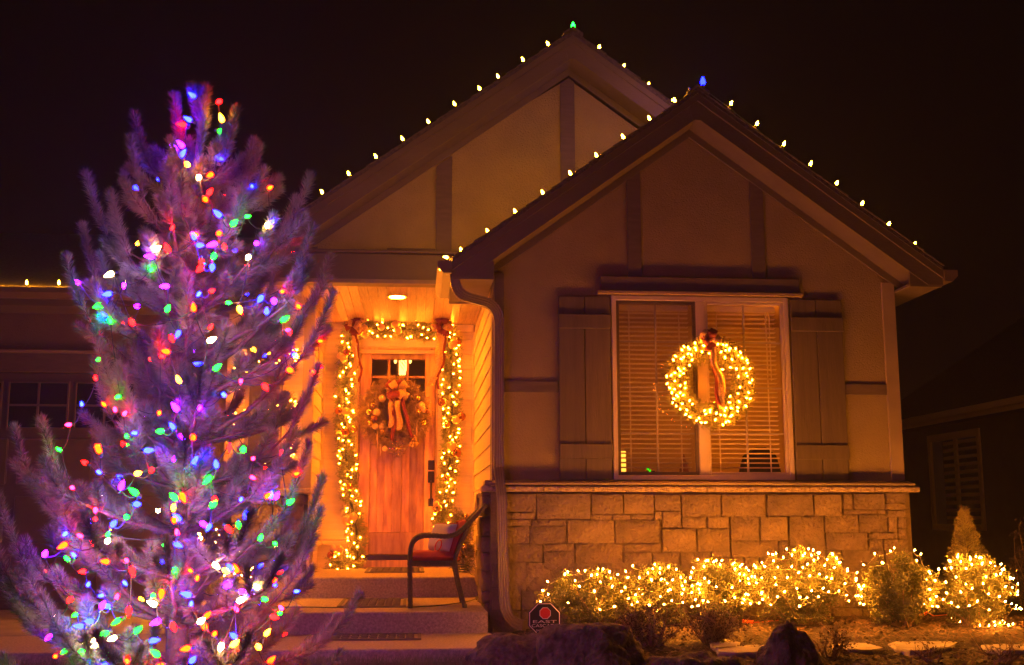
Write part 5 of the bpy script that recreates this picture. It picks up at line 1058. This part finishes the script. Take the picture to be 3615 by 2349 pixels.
cn = thing('cone_tree', 'small reddish cone tree inside the front window', 'decoration', (2.35, 10.5, WZ0)); q = PY(2415, 1660, 10.5); MB().lathe([(.065, 0), (.05, .06), (.032, .15), (.004, .25)], 14, (q.x, 10.5, WZ0+.02)).build('cone', mat('red_cone', (.25, .06, .03), .6, .3, 30, .6, 50), cn); MB().lathe([(.03, 0), (.025, .02)], 10, (q.x, 10.5, WZ0+.001)).build('base', M['metal'], cn)
q = PY(2690, 1660, 11.0); ac = thing('armchair', 'dark rounded armchair back seen through the front window', 'armchair', (q.x, 11.2, .4)); b = MB()
prof = [(q.x-.22, .45), (q.x+.22, .45), (q.x+.21, 1.30), (q.x+.15, 1.52), (q.x+.05, 1.60), (q.x-.05, 1.60), (q.x-.15, 1.52), (q.x-.21, 1.30)]; b.prism(prof, 'y', 11.0, 11.14); b.build('backrest', M['dark'], ac)
for s in (-1, 1): MB().bbox(q.x+s*.27-.06, q.x+s*.27+.06, 10.85, 11.5, .45, 1.25, .03).build('armrest', M['dark'], ac)
MB().bbox(q.x-.2, q.x+.2, 11.15, 11.6, .45, .85, .03).build('seat', M['dark'], ac)
sl = thing('indicator_lights', 'two tiny green lights and one red glowing inside the front window', 'lights', (PY(2290, 1660, 10.4).x, 10.4, WZ0))
for x, y, c in ((2287, 1656, 'G'), (2294, 1663, 'G'), (2303, 1674, 'R')): q = PY(x, y, 10.4); MB().lathe([(.004, 0), (.011, .006), (.011, .016), (.004, .022)], 8, (q.x, 10.4, q.z-.01)).build('indicator_light', emit('led_'+c, BC[c], 1.2), sl)
MB().bbox(PY(2280, 1660, 10.4).x, PY(2312, 1660, 10.4).x, 10.395, 10.43, WZ0+.001, WZ0+.10, .004).build('housing', M['black'], sl)
fl = thing('added_foyer_lamp', 'unseen ceiling lamp added to brighten the foyer behind the front door', 'lamp', (-.2, 14.1, 3.58)); MB().lathe([(.10, -.05), (.16, -.02), (.17, 0)], 20, (-.2, 14.1, 3.57)).build('shade', emit('added_foyer_glow', (1, .30, .012), 16), fl); MB().lathe([(.18, 0), (.18, .012)], 20, (-.2, 14.1, 3.572)).build('ceiling_plate', M['metal'], fl)  # added lamp above the sight line, brightens the foyer behind the door panes
# chandelier in the foyer
q = PY(1421, 1285, 15.0); cd = thing('chandelier', 'tiered crystal chandelier glowing behind the front door glass', 'chandelier', (q.x, 15, 3.5))
MB().tube([(q.x, 15, 3.59), (q.x, 15, 3.1)], .01, 6).build('stem', M['metal'], cd)
cm = MB().lathe([(.003, -.022), (.012, -.004), (.012, .006), (.003, .016)], 6).mesh('crystal', M['crystal'])
zt_ = PY(1421, 1272, 15).z
for r in range(7):
    m = 7; R = .062*(1-.04*r) if r < 5 else .035
    for k in range(m): a = 2*PI*k/m+r*.4; link('crystal', cm, cd, loc=(q.x+R*math.cos(a), 15+R*math.sin(a), zt_-r*.030))
for x in (1396, 1448): p = PY(x, 1276, 15); MB().lathe([(.006, -.03), (.018, -.01), (.018, .01), (.004, .035)], 8, tuple(p)).build('candle_bulb', M['crystal'], cd); MB().tube([(q.x, 15, p.z+.06), (p.x, 15, p.z-.02)], .004, 5).build('arm', M['metal'], cd)
# =================================================================== NIGHT HAZE
hz = bpy.data.materials.new('haze'); hz.use_nodes = True; t = hz.node_tree; t.nodes.clear(); o = t.nodes.new('ShaderNodeOutputMaterial'); pv = t.nodes.new('ShaderNodeVolumePrincipled')
pv.inputs['Color'].default_value = (.9, .9, .9, 1); pv.inputs['Density'].default_value = .0023; pv.inputs['Anisotropy'].default_value = .35; t.links.new(pv.outputs[0], o.inputs['Volume'])
hb = MB().box(-92, 92, -32, 152, -1.2, 8.5).build('haze', hz, label='thin damp night air glowing round the lights', cat='haze', kind='stuff')
